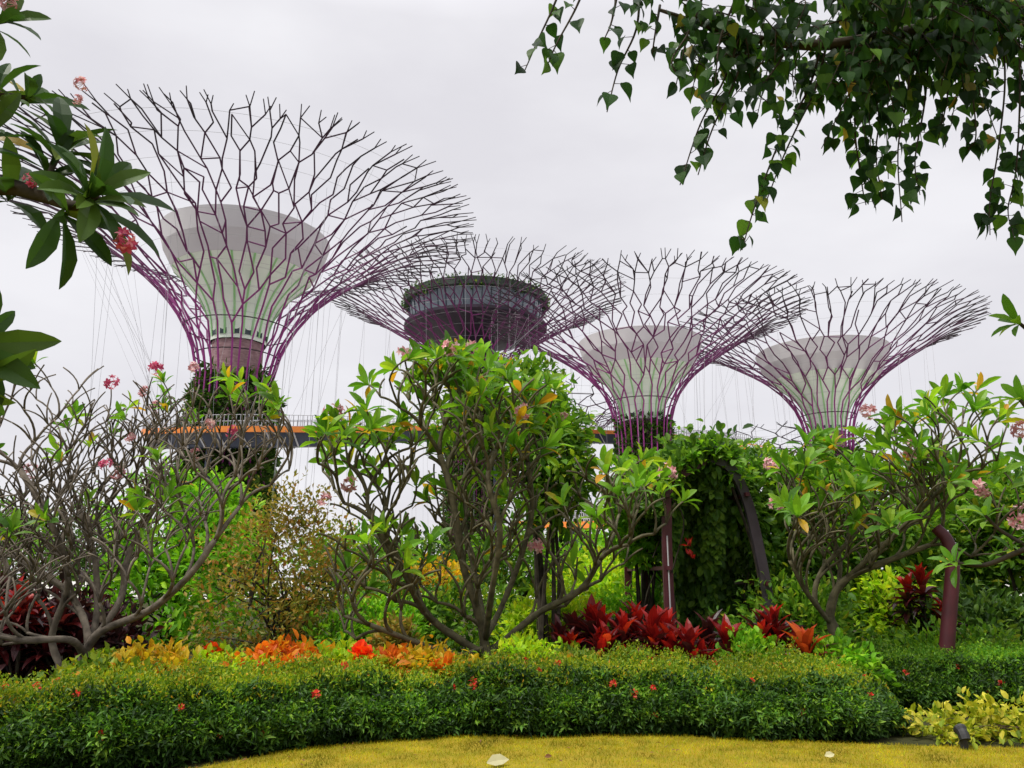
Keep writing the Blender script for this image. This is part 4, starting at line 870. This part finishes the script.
    for s_ in range(3):
        m2 = MB(); r2 = np.random.default_rng(s_ + 40); kk = 26; uu = nrm(r2.normal(size=(kk, 3)) + [0, -.2, .4]); leaves(m2, uu * .012, uu + r2.normal(0, .3, (kk, 3)), r2.normal(size=(kk, 3)), r2.uniform(.018, .03, kk), L_OVAL, wid=1.5); fm.append(m2.mesh('flower_head', M['petal_red']))
    for (x, y) in flowers:
        # nearest surface place seen towards that spot
        u = rg.uniform(0, 1, 1); uu, vv2 = np.meshgrid(np.linspace(0, 1, 160), np.linspace(.03, .9, 60)); Q = S(uu.ravel(), vv2.ravel())
        v_ = Q - EYE; dep = v_[:, 1] * CP + v_[:, 2] * SP; X_ = 512 + F * v_[:, 0] / dep; Y_ = 384 - F * (-v_[:, 1] * SP + v_[:, 2] * CP) / dep
        i = np.argmin((X_ - x) ** 2 + (Y_ - y) ** 2); p = Q[i] + (np.array([0, -.05, .07]))
        o = bpy.data.objects.new('flower_head', fm[int(rg.integers(3))]); COL.objects.link(o); o.parent = root; o.location = tuple(p - np.array(root.location)); o.rotation_euler = (rg.uniform(-.6, .6), rg.uniform(-.6, .6), rg.uniform(0, 6)); s_ = rg.uniform(.9, 1.5); o.scale = (s_,) * 3
    return root
f1 = [np.array(onground(x, y)[:2]) + [0, .10] for x, y in [(-420, 850), (-120, 800), (60, 780), (150, 772), (215, 764), (330, 750), (430, 743), (600, 741), (760, 743), (850, 746), (905, 735)]]
f1 = smoothpath([(p[0], p[1], 0) for p in f1], 5)[:, :2]
fl1 = [(78, 703), (100, 697), (8, 688), (85, 700), (222, 742), (264, 741), (318, 702), (101, 742), (431, 682), (452, 693), (474, 687), (475, 692), (541, 677), (505, 665), (525, 660), (650, 665), (612, 690), (636, 699), (652, 695), (750, 688), (793, 682), (870, 702), (803, 720), (715, 668), (780, 672), (560, 668), (655, 720), (88, 696), (182, 712), (60, 690), (40, 692), (420, 664), (345, 668), (262, 668), (690, 672), (840, 668), (868, 674)]
hedge('long clipped lantana hedge with yellow green top along the front lawn', f1, lambda x: np.interp(x, f1[:, 0], f1[:, 1]) + np.interp(x, [-4, -2, 1, 3], [1.0, 1.05, 1.3, 1.4]), .525, 90000, 90000, 1, 3, fl1)
f2 = np.array([np.array(at(x, 700, Y)[:2]) for x, Y in [(862, 10.3), (920, 9.9), (980, 9.8), (1060, 9.8), (1150, 9.8)]])
hedge('darker clipped hedge set back at the right around the maroon post', f2, lambda x: x * 0 + 11.3, .50, 40000, 40000, 1, 4, [(905, 678), (1000, 690), (955, 672), (985, 700)], topm='l_shoot_green')

# ------------------------------------------------------------------ red cordylines, crotons, other bedding
def cordyline(label, px, pyt, Y, spread, mtop, seed, n1=10, n2=20, size=.42):
    b = foot(px, Y); h = at(px, pyt, Y)[2]; root = empty('cordyline', b, label, 'plant', 'red cordylines in the bed'); rg = np.random.default_rng(seed)
    mb = MB(); heads = []
    for q in range(5):
        a = rg.uniform(0, 6.28); hh = (h - size * .8) * (1 if q == 0 else rg.uniform(.5, .95)); e = b + np.array([math.cos(a) * spread * (.15 if q == 0 else 1.1), math.sin(a) * spread * .6, max(.12, hh)])
        tube(mb, smoothpath([b - [0, 0, .02], (b + e) / 2 + np.array([.02, 0, .03]), e], 4), .018, 6); heads.append(e)
    mb.build('stem', M['bark_dark'], root)
    t_, d_ = MB(), MB()
    for q, e in enumerate(heads):
        s = size * (1 if q == 0 else rg.uniform(.75, .95))
        rosette(t_, e + [0, 0, .04], np.array([0, -.08, 1.]), n1, s, L_TORCH, (.08, .62)); rosette(d_, e - [0, 0, .03], np.array([0, 0, 1.]), n2, s * .95, L_TORCH, (.6, 1.8), .1)
        rosette(d_, e - [0, 0, .2], np.array([0, 0, 1.]), n2 // 2, s * .85, L_TORCH, (1.2, 2.1), .1)
    t_.build('young_leaves', M[mtop], root); d_.build('old_leaves', M['l_maroon'], root); return root
cl = [(576, 618, 11.6, .2, 'l_maroon', 'dark maroon cordyline at the very left edge of the red row'), (604, 614, 11.2, .2, 'l_red', 'red cordyline tucked close right of the tallest one'), (654, 620, 11.2, .2, 'l_red', 'deep red cordyline left of the left arch post'), (728, 628, 11.3, .2, 'l_red', 'low red cordyline under the dark arch mouth'), (760, 622, 11.5, .18, 'l_maroon', 'maroon cordyline at the foot of the right arch rib'), (590, 608, 11.4, .22, 'l_red', 'tallest red cordyline at the left end of the red row'), (618, 622, 11.6, .2, 'l_maroon', 'dull maroon cordyline rising between two red ones left of the row middle'), (640, 612, 11.5, .2, 'l_red', 'full red cordyline in the middle of the red row'),
      (668, 618, 11.4, .22, 'l_red', 'bright red cordyline just below the left arch post'), (690, 632, 11.0, .2, 'l_red', 'low scarlet cordyline leaning over the hedge in the red row'), (712, 622, 11.5, .2, 'l_maroon', 'dark maroon cordyline near the right end of the red row'),
      (778, 612, 11.3, .18, 'l_red', 'tall red cordyline alone right of the arch'), (800, 634, 11.1, .2, 'l_rust', 'orange red cordyline beside the tall one right of the arch')]
for i, (px, pt, Y, sp_, mt, lab) in enumerate(cl): cordyline(lab, px, pt - 4, Y - .75, sp_ * 1.1, mt, 60 + i, 10, 20, .43)
cordyline('tall scarlet tipped cordyline in the dark thicket at the far left', 22, 583, 11.6, .3, 'l_red', 80, size=.45)
cordyline('dull maroon cordyline between the scarlet tipped one and the bare frangipani', 60, 598, 11.8, .25, 'l_maroon', 81, size=.42)
cordyline('red cordyline half hidden behind the maroon post', 925, 570, 12.4, .3, 'l_red', 82, size=.4)
def croton(label, px, pyt, Y, w, m, size=.16, seed=1, T=L_WIDE, n=60, cat='plant', group='orange and gold bedding plants'):
    b = foot(px, Y); h = max(.35, at(px, pyt, Y)[2]); root = empty('croton', b, label, cat, group)
    mb = MB(); rg = np.random.default_rng(seed); st = MB(); 
    for q in range(5):
        e = b + np.array([rg.normal(0, w * .5), rg.normal(0, w * .35), h * rg.uniform(.72, .9)]); tube(st, smoothpath([b - [0, 0, .02], (b + e) / 2 + rg.normal(0, .02, 3), e], 4), .011, 5)
        rosette(mb, e, nrm(np.array([rg.normal(0, .25), -.1, 1])), n // 6, size, T, (.15, 1.3)); rosette(mb, e - [0, 0, h * .22], np.array([0, 0, 1.]), n // 6, size, T, (.7, 1.7))
    st.build('stem', M['bark_brown'], root); mb.build('foliage', M[m], root); return root
cr = [(150, 668, 10.6, .25, 'l_gold', 'golden croton close beside the bare frangipani foot'), (175, 660, 10.9, .25, 'l_orange', 'orange croton right of the bare frangipani foot'), (196, 672, 10.4, .22, 'l_gold', 'low golden croton between two orange ones on the left'), (216, 648, 10.7, .2, 'l_scarlet', 'tall fiery orange croton with dark base under the olive tree'),
      (236, 664, 10.9, .22, 'l_orange', 'small orange croton next to the tall fiery one'), (262, 668, 10.8, .25, 'l_gold', 'golden croton under the olive tree'), (298, 664, 10.9, .25, 'l_orange', 'pale orange croton right under the olive tree stems'), (330, 660, 10.7, .2, 'l_rust', 'rusty croton left of the scarlet ball'),
      (358, 647, 10.4, .14, 'l_scarlet', 'compact scarlet ball of leaves, brightest in the bed'), (385, 660, 10.6, .2, 'l_gold', 'golden croton between the scarlet ball and middle frangipani'), (402, 662, 10.6, .2, 'l_orange', 'orange croton left of the middle frangipani foot'), (440, 656, 10.4, .18, 'l_orange', 'tall orange croton leaning on the middle frangipani trunk'), (428, 652, 10.7, .16, 'l_gold', 'yellow croton behind the tall orange one at the trunk'),
      (120, 655, 11.4, .3, 'l_gold', 'yellow croton behind the bare frangipani'), (290, 650, 11.6, .3, 'l_lime', 'lime croton behind the pale orange one')]
for i, (px, pt, Y, w, m, lab) in enumerate(cr):
    big = m == 'l_scarlet'
    croton(lab, px, pt - (8 if big else 2), Y - 1.35, w * (.55 if big else .8), m, seed=100 + i, size=.19 if big else .15, n=36 if big else 42)
bed = [(60, 140, 664, 700, 8.9, 'l_shoot', 'feathery yellow green bedding plant under the bare frangipani'), (120, 205, 655, 695, 9.3, 'l_gold', 'golden leaved bedding shrub right of the bare frangipani trunk'), (190, 260, 660, 695, 9.4, 'l_lime', 'lime bedding shrub below the fiery orange croton'), (250, 330, 652, 690, 9.7, 'l_orange', 'loose orange bedding shrub under the olive tree'),
       (310, 372, 657, 690, 9.8, 'l_lime', 'lime green bedding shrub just left of the scarlet leaf ball'), (366, 420, 662, 692, 10.0, 'l_orange', 'leafy orange bedding shrub between scarlet ball and middle frangipani'), (400, 470, 658, 690, 9.9, 'l_gold', 'golden bedding shrub hiding the middle frangipani foot'), (495, 560, 645, 685, 10.4, 'l_lime', 'lime bedding shrub right of the middle frangipani foot'),
       (548, 600, 655, 690, 10.2, 'l_shoot', 'yellow green bedding shrub before the tallest red cordyline'), (730, 780, 640, 690, 10.6, 'l_bright', 'bright green bedding shrub between the red row and the lone cordylines'), (815, 870, 645, 690, 10.6, 'l_bright', 'green bedding shrub at the right frangipani foot')]
for i, (a, b_, t, bt, Y, m, lab) in enumerate(bed):
    shrub('bedding_shrub', lab, 'plant', [(a - 8, b_ + 8, t, bt, Y - .45, .5), (a + (b_ - a) * .2, b_ - (b_ - a) * .35, t - 6, bt - 8, Y - .1, .5)], 95, 12, .10 if m != 'l_orange' else .13, L_OVAL if m != 'l_shoot' else L_SMALL, m, .07, 'orange and gold bedding plants', 'bark_brown', 6, .01, up=.5, wid=1.2)
# yellow bush and the black spotlight in front of the second hedge
shrub('shrub', 'low yellow variegated bush at the lawn corner, lower right', 'shrub', [(905, 985, 708, 748, 8.6, .5), (960, 1050, 700, 752, 8.5, .55), (1010, 1090, 705, 752, 8.5, .5)], 170, 10, .09, L_OVAL, 'l_varieg', .05, None, 'bark_brown', 10, .008, wid=1.3)
sl = empty('garden_spotlight', onground(965, 751), 'small black garden spotlight standing before the yellow bush', 'light'); p = onground(965, 751)
mb = MB(); tube(mb, [p - [0, 0, .03], p + [0, 0, .12]], .035, 10); mb.build('stake', M['black'], sl)
mb = MB(); tube(mb, smoothpath([p + [0, -.03, .10], p + [0, 0, .15], p + [0, .05, .19]], 3), [.05] * 5 + [.06] * 2, 12); mb.build('lamp_head', M['black'], sl)
